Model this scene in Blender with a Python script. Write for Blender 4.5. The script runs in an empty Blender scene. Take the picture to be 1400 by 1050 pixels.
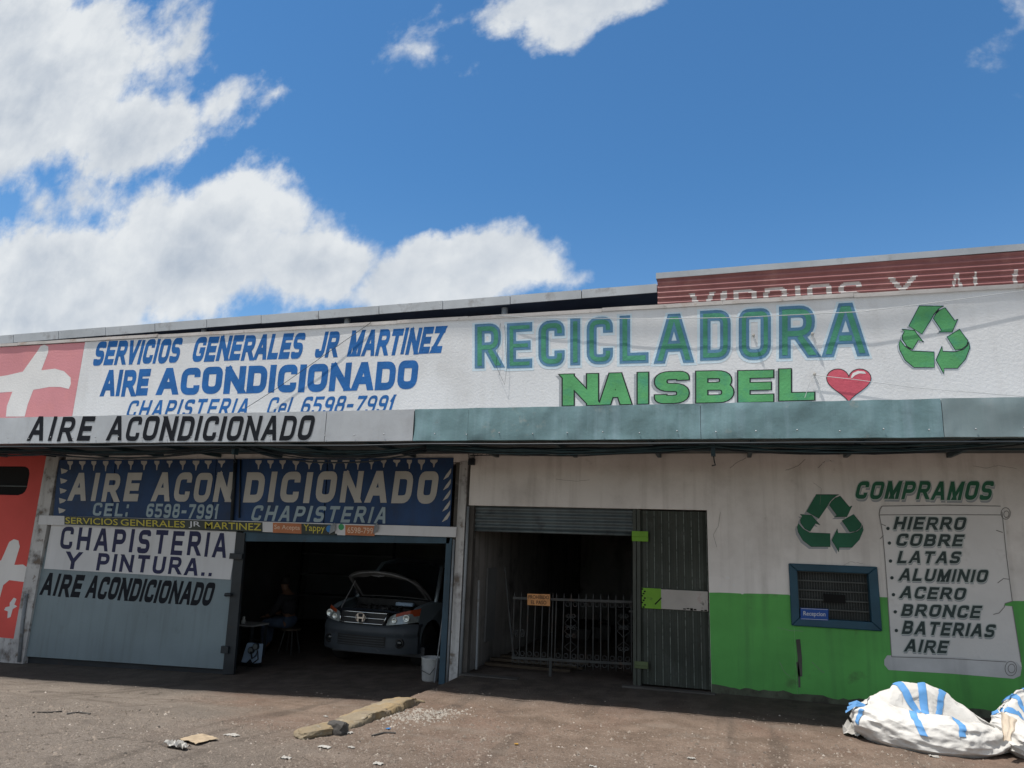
import bpy, bmesh, math, random
from mathutils import Vector, Matrix, noise
from mathutils.geometry import tessellate_polygon
random.seed(7)
SC = bpy.context.scene
COL = SC.collection
PI = math.pi

# ------------------------------------------------------------------ camera
EYE = Vector((0.0, -10.0, 1.7))
FW = Vector((-0.28215, 0.93410, 0.21874)).normalized()
RT = Vector((0.95894, 0.28145, 0.03505))
RT = (RT - FW * RT.dot(FW)).normalized()
UP = RT.cross(FW).normalized()
FPX = 968.587                       # focal length in photo pixels (1400 wide)
cam_d = bpy.data.cameras.new('camera')
cam_d.sensor_width = 36.0
cam_d.lens = FPX / 1400 * 36
cam_d.clip_start = 0.05
cam_d.clip_end = 2000
cam = bpy.data.objects.new('camera', cam_d)
COL.objects.link(cam)
cam.matrix_world = Matrix(((RT.x, UP.x, -FW.x, EYE.x), (RT.y, UP.y, -FW.y, EYE.y), (RT.z, UP.z, -FW.z, EYE.z), (0, 0, 0, 1)))
SC.camera = cam

def ray(px, py):
    return FW + RT * ((px - 700) / FPX) - UP * ((py - 525) / FPX)
def W(px, py, Y=0.0):
    """world point where the sight line of a photo pixel meets the upright plane y = Y"""
    d = ray(px, py); t = (Y - EYE.y) / d.y
    return EYE + d * t
def G(px, py, z=0.0):
    """... meets the level plane at height z"""
    d = ray(px, py); t = (z - EYE.z) / d.z
    return EYE + d * t

# ------------------------------------------------------------------ sun, sky, exposure
SUN = Vector((-0.27, -0.18, 1.0)).normalized()      # towards the sun
EXPOSURE = 0.56
SKY = 0.10
SKY_TINT = (0.55, 0.87, 0.97)                     # deep tropical blue
SC.view_settings.view_transform = 'Standard'
SC.view_settings.look = 'None'
SC.view_settings.exposure = EXPOSURE
SC.view_settings.gamma = 1.0
SC.view_settings.use_curve_mapping = False
SC.cycles.use_denoising = True
SC.cycles.max_bounces = 8
SC.cycles.diffuse_bounces = 5
SC.cycles.sample_clamp_indirect = 4
sun_d = bpy.data.lights.new('sun', 'SUN')
sun_d.energy = 3.7
sun_d.angle = math.radians(0.5)
sun_d.color = (1.0, 0.955, 0.89)
sun = bpy.data.objects.new('sun', sun_d)
COL.objects.link(sun)
sun.rotation_euler = (-SUN).to_track_quat('-Z', 'Y').to_euler()

world = bpy.data.worlds.new('World')
SC.world = world
world.use_nodes = True
def build_world():
    nt = world.node_tree; N = nt.nodes; L = nt.links
    N.clear()
    out = N.new('ShaderNodeOutputWorld'); bg = N.new('ShaderNodeBackground')
    bg.inputs['Strength'].default_value = SKY
    L.new(bg.outputs[0], out.inputs[0])
    sky = N.new('ShaderNodeTexSky'); sky.sky_type = 'NISHITA'; sky.sun_disc = False
    sky.sun_elevation = math.asin(SUN.z); sky.sun_rotation = math.atan2(SUN.x, SUN.y)
    sky.air_density = 1.0; sky.dust_density = 0.0; sky.ozone_density = 6.0; sky.altitude = 50
    tc = N.new('ShaderNodeTexCoord'); sep = N.new('ShaderNodeSeparateXYZ')
    L.new(tc.outputs['Generated'], sep.inputs[0])
    def M(op, a, b=None, c=None, clamp=False):
        n = N.new('ShaderNodeMath'); n.operation = op; n.use_clamp = clamp
        for i, v in enumerate((a, b, c)):
            if v is None: continue
            if isinstance(v, (int, float)): n.inputs[i].default_value = v
            else: L.new(v, n.inputs[i])
        return n.outputs[0]
    def VM(op, a, b=None):
        n = N.new('ShaderNodeVectorMath'); n.operation = op
        for i, v in enumerate((a, b)):
            if v is None: continue
            if isinstance(v, tuple): n.inputs[i].default_value = v
            else: L.new(v, n.inputs[i])
        return n
    ysafe = M('MAXIMUM', sep.outputs[1], 0.08)
    comb = N.new('ShaderNodeCombineXYZ')
    L.new(M('DIVIDE', sep.outputs[0], ysafe), comb.inputs[0]); L.new(M('DIVIDE', sep.outputs[2], ysafe), comb.inputs[1])
    uv = comb.outputs[0]
    def noise_n(vec, scale, detail, rough, off=(0, 0, 0)):
        v = VM('ADD', vec, off).outputs[0] if off != (0, 0, 0) else vec
        n = N.new('ShaderNodeTexNoise'); n.inputs['Scale'].default_value = scale
        n.inputs['Detail'].default_value = detail; n.inputs['Roughness'].default_value = rough
        L.new(v, n.inputs['Vector']); return n
    tint = N.new('ShaderNodeMix'); tint.data_type = 'RGBA'; tint.blend_type = 'MULTIPLY'; tint.inputs[0].default_value = 1.0
    L.new(sky.outputs[0], tint.inputs[6]); low = N.new('ShaderNodeMapRange'); low.interpolation_type = 'SMOOTHSTEP'
    low.inputs['From Min'].default_value = 0.16; low.inputs['From Max'].default_value = 0.50
    L.new(sep.outputs[2], low.inputs['Value'])
    tm = N.new('ShaderNodeMix'); tm.data_type = 'RGBA'; L.new(low.outputs[0], tm.inputs[0])
    tm.inputs[6].default_value = (0.82, 0.98, 1.0, 1); tm.inputs[7].default_value = (*SKY_TINT, 1)
    L.new(tm.outputs[2], tint.inputs[7])
    # warp the outline of each cloud bank
    wn = noise_n(uv, 5.0, 6, 0.6, (3.1, 7.7, 1.2))
    wv = VM('MULTIPLY', VM('SUBTRACT', wn.outputs['Color'], (0.5, 0.5, 0.5)).outputs[0], (0.20, 0.16, 0.0)).outputs[0]
    uvw = VM('ADD', uv, wv).outputs[0]
    # cloud banks of this sky: direction (as photo pixel it was read from), half width, half height, weight
    banks = [(250, 350, 215, 100, 1.0), (90, 365, 190, 75, 0.95), (330, 300, 105, 75, 1.0), (420, 360, 80, 60, 0.9), (40, 440, 130, 45, .8),
             (40, 120, 190, 150, 1.0), (160, 190, 88, 78, .95), (20, 40, 105, 90, 0.9), (225, 165, 42, 50, .6), (110, 270, 75, 40, 0.3),
             (625, 372, 150, 62, 1.0), (600, 350, 85, 42, .9), (720, 385, 70, 28, .55), (785, -6, 145, 40, .85), (778, 30, 40, 30, .45),
             (570, 66, 36, 24, .13), (245, 60, 42, 60, .34), (318, 135, 40, 30, .22), (1392, 18, 16, 34, .1), (920, 395, 60, 14, .30), (368, 145, 22, 18, .2)]
    m = None
    for (px, py, rx, ry, w) in banks:
        d = ray(px, py); u, v = d.x / d.y, d.z / d.y
        dx = ray(px + 5, py); dy = ray(px, py - 5)
        su = (dx.x / dx.y - u) / 5 * rx; sv = (dy.z / dy.y - v) / 5 * ry
        s = VM('SUBTRACT', uvw, (u, v, 0)).outputs[0]
        s = VM('MULTIPLY', s, (1 / su, 1 / sv, 0)).outputs[0]
        ln = VM('LENGTH', s).outputs['Value']
        r = M('MULTIPLY_ADD', ln, -w, w)
        if m is None: m = r
        else:
            n = N.new('ShaderNodeMath'); n.operation = 'SMOOTH_MAX'; n.inputs[2].default_value = 0.18
            L.new(m, n.inputs[0]); L.new(r, n.inputs[1]); m = n.outputs[0]
    def puff(off):
        n = N.new('ShaderNodeTexVoronoi'); n.feature = 'F1'; n.voronoi_dimensions = '2D'; n.normalize = True
        n.inputs['Scale'].default_value = 9.0; n.inputs['Detail'].default_value = 4.0; n.inputs['Roughness'].default_value = 0.55; n.inputs['Lacunarity'].default_value = 2.1
        wq = noise_n(uv, 14.0, 3, 0.5, (1.7, 4.1, 0))
        q = VM('ADD', uv, VM('MULTIPLY', VM('SUBTRACT', wq.outputs['Color'], (0.5, 0.5, 0.5)).outputs[0], (0.05, 0.05, 0)).outputs[0]).outputs[0]
        if off: q = VM('ADD', q, off).outputs[0]
        L.new(q, n.inputs['Vector']); return M('SUBTRACT', 1.0, n.outputs['Distance'])
    f1 = noise_n(uv, 4.6, 13, 0.60).outputs['Fac']
    p0 = puff(None); p1 = puff((-0.010, 0.022, 0))
    f2 = noise_n(uv, 3.2, 5, 0.55, (9.0, 2.0, 0)).outputs['Fac']
    f3 = noise_n(uv, 16.0, 8, 0.6, (2.0, 5.0, 0)).outputs['Fac']
    cover = M('MULTIPLY_ADD', M('SUBTRACT', f1, 0.5), 1.25, m)
    cover = M('MULTIPLY_ADD', M('SUBTRACT', p0, 0.62), 0.55, cover)
    cover = M('SUBTRACT', cover, 0.05)
    ss = N.new('ShaderNodeMapRange'); ss.interpolation_type = 'SMOOTHSTEP'
    ss.inputs['From Min'].default_value = -0.07; ss.inputs['From Max'].default_value = 0.30
    L.new(cover, ss.inputs['Value'])
    dens = ss.outputs[0]
    # cloud brightness: sunlit puffs, greyer hollows and thick bellies
    shade = M('MULTIPLY_ADD', M('SUBTRACT', p0, p1), 0.55, 0.86)
    shade = M('SUBTRACT', shade, M('MULTIPLY', M('SUBTRACT', f2, 0.45), 1.15))
    shade = M('MULTIPLY_ADD', M('SUBTRACT', f3, 0.5), 0.35, shade)
    thick = N.new('ShaderNodeMapRange'); thick.interpolation_type = 'SMOOTHSTEP'
    thick.inputs['From Min'].default_value = 0.25; thick.inputs['From Max'].default_value = 1.1
    thick.inputs['To Max'].default_value = 0.30
    L.new(cover, thick.inputs['Value'])
    shade = M('SUBTRACT', shade, thick.outputs[0], clamp=True)
    cr = N.new('ShaderNodeValToRGB')
    e = cr.color_ramp.elements
    k = 1.0 / (SKY * 2 ** EXPOSURE)
    e[0].position = 0.15; e[0].color = (0.37 * k, 0.44 * k, 0.54 * k, 1)
    e[1].position = 0.95; e[1].color = (0.80 * k, 0.83 * k, 0.85 * k, 1)
    L.new(shade, cr.inputs[0])
    # the clouds only fill the part of the sky before the buildings and thin out near the zenith
    mx = N.new('ShaderNodeMix'); mx.data_type = 'RGBA'
    fr = N.new('ShaderNodeMapRange'); fr.inputs['From Min'].default_value = 0.1; fr.inputs['From Max'].default_value = 0.25
    L.new(sep.outputs[1], fr.inputs['Value'])
    # unseen broken cloud behind the viewer, added to fill the shaded facade with light
    gb_ = noise_n(tc.outputs['Generated'], 2.4, 9, 0.58, (4.0, 1.0, 2.0)).outputs['Fac']
    rest = N.new('ShaderNodeMapRange'); rest.interpolation_type = 'SMOOTHSTEP'
    rest.inputs['From Min'].default_value = 0.38; rest.inputs['From Max'].default_value = 0.50
    L.new(gb_, rest.inputs['Value'])
    up = N.new('ShaderNodeMapRange'); up.interpolation_type = 'SMOOTHSTEP'
    up.inputs['From Min'].default_value = -0.02; up.inputs['From Max'].default_value = 0.10
    L.new(sep.outputs[2], up.inputs['Value'])
    dn = N.new('ShaderNodeMix'); dn.data_type = 'FLOAT'
    L.new(fr.outputs[0], dn.inputs[0]); L.new(M('MULTIPLY', rest.outputs[0], up.outputs[0]), dn.inputs[2]); L.new(dens, dn.inputs[3])
    L.new(M('MULTIPLY', dn.outputs[0], 0.97), mx.inputs[0])
    L.new(tint.outputs[2], mx.inputs[6]); L.new(cr.outputs[0], mx.inputs[7])
    L.new(mx.outputs[2], bg.inputs['Color'])
build_world()

# ------------------------------------------------------------------ materials
def srgb(r, g, b):
    f = lambda c: (c / 255 / 12.92) if c / 255 <= 0.04045 else ((c / 255 + 0.055) / 1.055) ** 2.4
    return (f(r), f(g), f(b))
def mat(name, col, rough=0.8, var=0.12, vscale=1.5, bump=0.0, bscale=45, bdist=0.01, metal=0.0, spots=(), streak=None, spec=0.3, alpha=1.0, mottle=0.0):
    """procedural material in world position: tone drift, blotches, rain streaks, surface relief"""
    m = bpy.data.materials.new(name); m.use_nodes = True
    nt = m.node_tree; N = nt.nodes; L = nt.links
    b = N['Principled BSDF']
    b.inputs['Roughness'].default_value = rough; b.inputs['Metallic'].default_value = metal
    b.inputs['Specular IOR Level'].default_value = spec
    geo = N.new('ShaderNodeNewGeometry')
    def nz(scale, detail=5, rg=0.55, stretch=None):
        n = N.new('ShaderNodeTexNoise'); n.inputs['Scale'].default_value = scale
        n.inputs['Detail'].default_value = detail; n.inputs['Roughness'].default_value = rg
        if stretch:
            mp = N.new('ShaderNodeMapping'); mp.inputs['Scale'].default_value = stretch
            L.new(geo.outputs['Position'], mp.inputs[0]); L.new(mp.outputs[0], n.inputs['Vector'])
        else: L.new(geo.outputs['Position'], n.inputs['Vector'])
        return n.outputs['Fac']
    def mix(fac, a, bcol):
        x = N.new('ShaderNodeMix'); x.data_type = 'RGBA'
        L.new(fac, x.inputs[0])
        for i, c in ((6, a), (7, bcol)):
            if isinstance(c, tuple): x.inputs[i].default_value = (*c[:3], 1)
            else: L.new(c, x.inputs[i])
        return x.outputs[2]
    def rng(src, lo, hi, to=1.0):
        r = N.new('ShaderNodeMapRange'); r.inputs['From Min'].default_value = lo; r.inputs['From Max'].default_value = hi
        r.inputs['To Max'].default_value = to
        L.new(src, r.inputs['Value']); return r.outputs[0]
    lo = tuple(c * (1 - var) for c in col); hi = tuple(min(1, c * (1 + var)) for c in col)
    c = mix(rng(nz(vscale), 0.3, 0.7), lo, hi)
    if mottle:
        c = mix(rng(nz(vscale * 14, 3, 0.7), 0.45, 0.75, mottle), c, tuple(x * 0.6 for x in col))
    for (sc, scale, th, soft, amt) in spots:
        c = mix(rng(nz(scale, 7, 0.65), th, th + soft, amt), c, sc)
    if streak:
        sc, amt = streak
        c = mix(rng(nz(1.0, 5, 0.6, (7, 7, 0.5)), 0.5, 0.8, amt), c, sc)
    L.new(c, b.inputs['Base Color'])
    if bump:
        bp = N.new('ShaderNodeBump'); bp.inputs['Strength'].default_value = bump; bp.inputs['Distance'].default_value = bdist
        L.new(nz(bscale, 4, 0.6), bp.inputs['Height']); L.new(bp.outputs[0], b.inputs['Normal'])
    if alpha < 1:
        b.inputs['Alpha'].default_value = alpha
    return m
WALLB = dict(bump=0.42, bscale=26, bdist=0.012)
DIRT = (0.10, 0.085, 0.07)
MT = {}
MT['white_wall'] = mat('white_wall', (0.61, 0.612, 0.62), 0.9, 0.06, 0.8, spots=[(DIRT, 3.0, 0.66, 0.12, 0.35), ((0.45, 0.44, 0.43), 1.1, 0.5, 0.25, 0.5), (DIRT, 16, 0.70, 0.03, 0.5)], streak=((0.4, 0.38, 0.36), 0.22), **WALLB)
MT['white_lower'] = mat('white_lower', (0.66, 0.635, 0.615), 0.9, 0.10, 0.9, spots=[(DIRT, 2.6, 0.62, 0.15, 0.5), ((0.36, 0.33, 0.31), 1.3, 0.48, 0.25, 0.5), (DIRT, 14, 0.70, 0.03, 0.6)], streak=((0.2, 0.18, 0.16), 0.35), bump=0.4, bscale=20, bdist=0.008)
MT['green_band'] = mat('green_band', (0.092, 0.335, 0.08), 0.75, 0.22, 0.9, spots=[((0.07, 0.10, 0.05), 2.2, 0.60, 0.12, 0.6), ((0.22, 0.36, 0.20), 9, 0.68, 0.05, 0.5)], streak=((0.06, 0.16, 0.06), 0.5), bump=0.3, bscale=20, bdist=0.008)
MT['red_wall'] = mat('red_wall', (0.56, 0.235, 0.255), 0.85, 0.12, 0.8, spots=[((0.65, 0.25, 0.22), 2.0, 0.5, 0.3, 0.45)], **WALLB)  # paler, pinker red than the lower wall
MT['red_lower'] = mat('red_lower', (0.58, 0.085, 0.072), 0.8, 0.15, 0.8, spots=[((0.6, 0.55, 0.5), 12, 0.70, 0.02, 0.8)], bump=0.3, bscale=20)
MT['blue_letter'] = mat('blue_letter', (0.012, 0.105, 0.32), 0.75, 0.2, 3, spots=[((0.5, 0.52, 0.55), 18, 0.70, 0.03, 0.6)], **WALLB)
MT['black_letter'] = mat('black_letter', (0.010, 0.012, 0.017), 0.75, 0.2, 3, spots=[((0.2, 0.2, 0.2), 20, 0.71, 0.03, 0.4)], spec=0.15)
MT['navy_letter'] = mat('navy_letter', (0.015, 0.018, 0.065), 0.6, 0.2, 3)
MT['steel_blue'] = mat('steel_blue', (0.085, 0.195, 0.31), 0.75, 0.2, 3, spots=[((0.5, 0.52, 0.55), 20, 0.71, 0.03, 0.5)], **WALLB)
MT['teal_green'] = mat('teal_green', (0.055, 0.225, 0.14), 0.75, 0.25, 4, **WALLB)
MT['halo'] = mat('halo', (0.52, 0.62, 0.68), 0.85, 0.06, 3, **WALLB)
MT['leaf_green'] = mat('leaf_green', (0.085, 0.30, 0.115), 0.75, 0.2, 2.2, spots=[((0.045, 0.23, 0.17), 2.4, 0.5, 0.15, 0.6)], **WALLB)
MT['outline'] = mat('outline', (0.012, 0.02, 0.02), 0.7)
MT['grey_shadow_paint'] = mat('grey_shadow_paint', (0.30, 0.32, 0.34), 0.85, 0.1, 3, **WALLB)
MT['heart_red'] = mat('heart_red', (0.50, 0.085, 0.12), 0.7, 0.15, 3, **WALLB)
MT['paint_white'] = mat('paint_white', (0.64, 0.63, 0.62), 0.8, 0.06, 2, **WALLB)
MT['dark_green_letter'] = mat('dark_green_letter', (0.022, 0.115, 0.065), 0.7, 0.2, 3)
MT['slate_letter'] = mat('slate_letter', (0.035, 0.052, 0.052), 0.7, 0.2, 3)
MT['pale_edge'] = mat('pale_edge', (0.42, 0.46, 0.45), 0.8, 0.08, 3)
MT['scroll_paper'] = mat('scroll_paper', (0.60, 0.59, 0.585), 0.85, 0.08, 1.5, spots=[((0.3, 0.28, 0.26), 3.0, 0.60, 0.15, 0.4)], bump=0.3, bscale=20)
MT['scroll_roll'] = mat('scroll_roll', (0.50, 0.50, 0.51), 0.85, 0.12, 3, streak=((0.28, 0.28, 0.29), 0.4), bump=0.3, bscale=20)
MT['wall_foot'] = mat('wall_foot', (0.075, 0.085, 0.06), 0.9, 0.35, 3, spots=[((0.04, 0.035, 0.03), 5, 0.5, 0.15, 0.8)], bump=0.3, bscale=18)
MT['ink_grey'] = mat('ink_grey', (0.19, 0.185, 0.18), 0.85, 0.2, 5)
MT['panel_blue'] = mat('panel_blue', (0.012, 0.043, 0.125), 0.55, 0.25, 1.2, spots=[((0.02, 0.025, 0.04), 1.6, 0.5, 0.2, 0.6)], streak=((0.02, 0.03, 0.05), 0.5), bump=0.15, bscale=8)
MT['panel_letter'] = mat('panel_letter', (0.42, 0.41, 0.385), 0.6, 0.12, 2, spots=[((0.15, 0.13, 0.11), 6, 0.66, 0.1, 0.5)])
MT['panel_letter_blue'] = mat('panel_letter_blue', (0.28, 0.36, 0.40), 0.6, 0.15, 2, spots=[((0.1, 0.1, 0.12), 8, 0.64, 0.1, 0.6)])
MT['gate_grey'] = mat('gate_grey', (0.165, 0.215, 0.24), 0.5, 0.10, 0.9, spots=[((0.05, 0.055, 0.06), 1.6, 0.60, 0.2, 0.5), ((0.03, 0.03, 0.03), 10, 0.72, 0.03, 0.7)], streak=((0.09, 0.11, 0.12), 0.5), bump=0.1, bscale=3, bdist=0.03)
MT['sign_white'] = mat('sign_white', (0.55, 0.56, 0.58), 0.6, 0.06, 1.2, spots=[((0.25, 0.25, 0.25), 5, 0.66, 0.1, 0.4)], streak=((0.35, 0.35, 0.35), 0.3))
MT['frame_dark'] = mat('frame_dark', (0.022, 0.027, 0.032), 0.5, 0.3, 2, spots=[((0.05, 0.03, 0.02), 6, 0.6, 0.1, 0.6)])
MT['frame_blue'] = mat('frame_blue', (0.03, 0.065, 0.095), 0.55, 0.25, 2, spots=[((0.06, 0.05, 0.04), 7, 0.62, 0.1, 0.6)], streak=((0.02, 0.025, 0.03), 0.5))
MT['pilaster'] = mat('pilaster', (0.44, 0.44, 0.44), 0.85, 0.15, 1.2, spots=[((0.06, 0.05, 0.045), 3.0, 0.50, 0.15, 0.8), ((0.14, 0.10, 0.07), 6, 0.58, 0.08, 0.7)], streak=((0.07, 0.06, 0.05), 0.7), bump=0.4, bscale=16)
MT['grime'] = mat('grime', (0.07, 0.065, 0.06), 0.9, 0.35, 2, spots=[((0.25, 0.24, 0.23), 5, 0.62, 0.08, 0.5)], bump=0.4, bscale=14)
MT['fascia_white'] = mat('fascia_white', (0.44, 0.46, 0.485), 0.5, 0.10, 1.2, metal=0.15, spots=[((0.28, 0.28, 0.29), 2.0, 0.52, 0.2, 0.5), (DIRT, 9, 0.70, 0.03, 0.5)], streak=((0.30, 0.30, 0.31), 0.5), bump=0.12, bscale=5, bdist=0.03)
MT['fascia_teal'] = mat('fascia_teal', (0.165, 0.265, 0.285), 0.42, 0.12, 1.4, metal=0.2, spots=[((0.095, 0.155, 0.155), 1.8, 0.5, 0.2, 0.7), ((0.30, 0.33, 0.31), 5, 0.62, 0.08, 0.6), ((0.20, 0.13, 0.09), 6.5, 0.69, 0.04, 0.6)], streak=((0.27, 0.38, 0.43), 0.75), bump=0.3, bscale=4, bdist=0.03)
MT['fascia_grey'] = mat('fascia_grey', (0.21, 0.275, 0.29), 0.45, 0.12, 1.4, metal=0.2, spots=[((0.32, 0.33, 0.32), 5, 0.6, 0.1, 0.5)], streak=((0.30, 0.36, 0.38), 0.5), bump=0.15, bscale=5, bdist=0.02)
MT['galvanised'] = mat('galvanised', (0.36, 0.38, 0.40), 0.45, 0.15, 1.5, metal=0.4, spots=[((0.2, 0.2, 0.2), 4, 0.58, 0.15, 0.5)])
MT['roof_edge'] = mat('roof_edge', (0.42, 0.44, 0.46), 0.6, 0.15, 1.5, metal=0.2, spots=[((0.15, 0.13, 0.12), 3, 0.56, 0.15, 0.6)])
MT['roof_dark'] = mat('roof_dark', (0.06, 0.075, 0.105), 0.85, 0.3, 0.8, spots=[((0.10, 0.06, 0.05), 2.5, 0.58, 0.1, 0.5)])
MT['cap_stone'] = mat('cap_stone', (0.46, 0.43, 0.41), 0.9, 0.15, 2, spots=[((0.30, 0.18, 0.11), 2.2, 0.56, 0.12, 0.7), (DIRT, 6, 0.62, 0.1, 0.6)], bump=0.5, bscale=14)
MT['corrugated_red'] = mat('corrugated_red', (0.25, 0.105, 0.105), 0.6, 0.15, 1.2, spots=[((0.38, 0.20, 0.18), 3, 0.52, 0.2, 0.5)], streak=((0.16, 0.05, 0.05), 0.4))
MT['corrugated_white'] = mat('corrugated_white', (0.50, 0.47, 0.46), 0.7, 0.1, 2, spots=[((0.35, 0.2, 0.18), 8, 0.6, 0.1, 0.6)])
MT['awning_under'] = mat('awning_under', (0.075, 0.085, 0.09), 0.7, 0.3, 1.0, spots=[((0.20, 0.19, 0.18), 2, 0.58, 0.15, 0.5)])
MT['truss_paint'] = mat('truss_paint', (0.022, 0.048, 0.062), 0.5, 0.3, 3)
MT['cable_black'] = mat('cable_black', (0.014, 0.020, 0.026), 0.5, 0.3, 4, spots=[((0.12, 0.14, 0.15), 9, 0.66, 0.06, 0.5)])
MT['cable_teal'] = mat('cable_teal', (0.030, 0.060, 0.072), 0.45, 0.3, 4)
MT['wire_light'] = mat('wire_light', (0.42, 0.43, 0.43), 0.6)
MT['shutter'] = mat('shutter', (0.11, 0.135, 0.145), 0.45, 0.2, 1.5, metal=0.3, spots=[((0.04, 0.04, 0.04), 4, 0.56, 0.15, 0.6)], streak=((0.05, 0.05, 0.05), 0.5))
MT['folding_green'] = mat('folding_green', (0.045, 0.052, 0.044), 0.55, 0.25, 1.6, spots=[((0.085, 0.09, 0.085), 3.5, 0.56, 0.12, 0.5), ((0.03, 0.022, 0.018), 8, 0.6, 0.1, 0.6)], streak=((0.085, 0.09, 0.08), 0.4))
MT['fold_ridge'] = mat('fold_ridge', (0.13, 0.15, 0.135), 0.5, 0.3, 5, spots=[((0.04, 0.05, 0.04), 14, 0.5, 0.1, 0.9)])
MT['stripe_white'] = mat('stripe_white', (0.33, 0.31, 0.29), 0.6, 0.15, 2, spots=[((0.22, 0.10, 0.10), 4, 0.6, 0.1, 0.4), ((0.05, 0.05, 0.04), 9, 0.64, 0.06, 0.8)])
MT['lime'] = mat('lime', (0.13, 0.29, 0.025), 0.6, 0.2, 3, spots=[((0.04, 0.05, 0.03), 9, 0.62, 0.06, 0.7)])
MT['dull_lime'] = mat('dull_lime', (0.075, 0.10, 0.045), 0.6, 0.2, 5)
MT['iron'] = mat('iron', (0.045, 0.047, 0.048), 0.5, 0.3, 6, spots=[((0.08, 0.045, 0.03), 9, 0.56, 0.1, 0.6)], metal=0.3)
MT['window_frame_blue'] = mat('window_frame_blue', (0.018, 0.062, 0.098), 0.5, 0.2, 3)
MT['mesh_black'] = mat('mesh_black', (0.020, 0.024, 0.024), 0.6, 0.4, 8, mottle=0.5)
MT['slat'] = mat('slat', (0.06, 0.066, 0.064), 0.5, 0.3, 5)
MT['black_void'] = mat('black_void', (0.006, 0.006, 0.006), 0.9)
MT['sign_blue'] = mat('sign_blue', (0.010, 0.060, 0.27), 0.4, 0.1, 5)
MT['text_white'] = mat('text_white', (0.55, 0.57, 0.62), 0.5)
MT['sign_black'] = mat('sign_black', (0.028, 0.035, 0.030), 0.4, 0.2, 4)
MT['text_yellow'] = mat('text_yellow', (0.46, 0.40, 0.05), 0.45, 0.1, 4)
MT['sign_orange'] = mat('sign_orange', (0.40, 0.145, 0.06), 0.45, 0.1, 4)
MT['text_orange'] = mat('text_orange', (0.62, 0.45, 0.34), 0.45)
MT['sign_tan'] = mat('sign_tan', (0.46, 0.22, 0.085), 0.6, 0.2, 9)
MT['logo_green'] = mat('logo_green', (0.04, 0.26, 0.10), 0.5)
MT['logo_cyan'] = mat('logo_cyan', (0.03, 0.17, 0.42), 0.5)
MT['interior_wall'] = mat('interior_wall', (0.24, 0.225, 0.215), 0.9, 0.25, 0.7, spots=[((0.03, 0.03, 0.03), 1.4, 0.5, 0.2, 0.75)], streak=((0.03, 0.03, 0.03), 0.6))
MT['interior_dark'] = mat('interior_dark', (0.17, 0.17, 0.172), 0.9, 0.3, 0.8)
MT['board'] = mat('board', (0.26, 0.26, 0.265), 0.8, 0.2, 2)
MT['pvc_grey'] = mat('pvc_grey', (0.22, 0.24, 0.26), 0.5, 0.2, 3, spots=[(DIRT, 5, 0.56, 0.1, 0.6)])
MT['car_dark'] = mat('car_dark', (0.016, 0.020, 0.028), 0.35, 0.2, 2, spec=0.5)
MT['car_silver'] = mat('car_silver', (0.19, 0.23, 0.26), 0.35, 0.1, 2, metal=0.3, spec=0.5)
MT['car_primer'] = mat('car_primer', (0.15, 0.15, 0.155), 0.6, 0.15, 5)
MT['bumper'] = mat('bumper', (0.042, 0.050, 0.060), 0.5, 0.2, 3, spots=[((0.16, 0.16, 0.16), 12, 0.64, 0.08, 0.5)])
MT['plastic_black'] = mat('plastic_black', (0.010, 0.010, 0.011), 0.5)
MT['engine'] = mat('engine', (0.018, 0.018, 0.019), 0.6, 0.5, 9)
MT['chrome'] = mat('chrome', (0.62, 0.64, 0.66), 0.15, 0.0, metal=1.0)
MT['lamp_silver'] = mat('lamp_silver', (0.30, 0.33, 0.33), 0.25, 0.15, 9, metal=0.4)
MT['lamp_clear'] = mat('lamp_clear', (0.66, 0.70, 0.68), 0.12, 0.05, metal=0.5)
MT['lamp_orange'] = mat('lamp_orange', (0.30, 0.055, 0.02), 0.2)
MT['glass_dark'] = mat('glass_dark', (0.012, 0.015, 0.017), 0.08, spec=0.6)
MT['tyre'] = mat('tyre', (0.018, 0.018, 0.018), 0.85)
MT['jeans'] = mat('jeans', (0.040, 0.058, 0.095), 0.9, 0.25, 9)
MT['dark_cloth'] = mat('dark_cloth', (0.015, 0.015, 0.018), 0.9)
MT['heap'] = mat('heap', (0.045, 0.045, 0.046), 0.9, 0.4, 3)
MT['skin'] = mat('skin', (0.13, 0.068, 0.042), 0.6)
MT['hair'] = mat('hair', (0.012, 0.010, 0.009), 0.7)
MT['wood'] = mat('wood', (0.06, 0.045, 0.032), 0.8, 0.3, 5)
MT['machine_blue'] = mat('machine_blue', (0.30, 0.40, 0.52), 0.5, 0.08, 3)
MT['pale_plastic'] = mat('pale_plastic', (0.36, 0.37, 0.37), 0.6, 0.15, 6, spots=[(DIRT, 9, 0.56, 0.1, 0.6)])
MT['yellow_plastic'] = mat('yellow_plastic', (0.36, 0.20, 0.03), 0.5)
MT['bag_white'] = mat('bag_white', (0.56, 0.545, 0.52), 0.65, 0.07, 3, spots=[((0.42, 0.37, 0.31), 3.0, 0.56, 0.2, 0.5), ((0.35, 0.30, 0.25), 14, 0.68, 0.06, 0.4)], bump=0.4, bscale=11, bdist=0.02)
MT['bag_beige'] = mat('bag_beige', (0.52, 0.44, 0.35), 0.75, 0.10, 4, bump=0.4, bscale=14, bdist=0.012)
MT['strap_blue'] = mat('strap_blue', (0.10, 0.27, 0.54), 0.65, 0.12, 6, bump=0.2, bscale=120, bdist=0.002)
MT['clear_plastic'] = mat('clear_plastic', (0.40, 0.385, 0.36), 0.3, 0.3, 8, bump=0.6, bscale=25, bdist=0.01)
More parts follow.
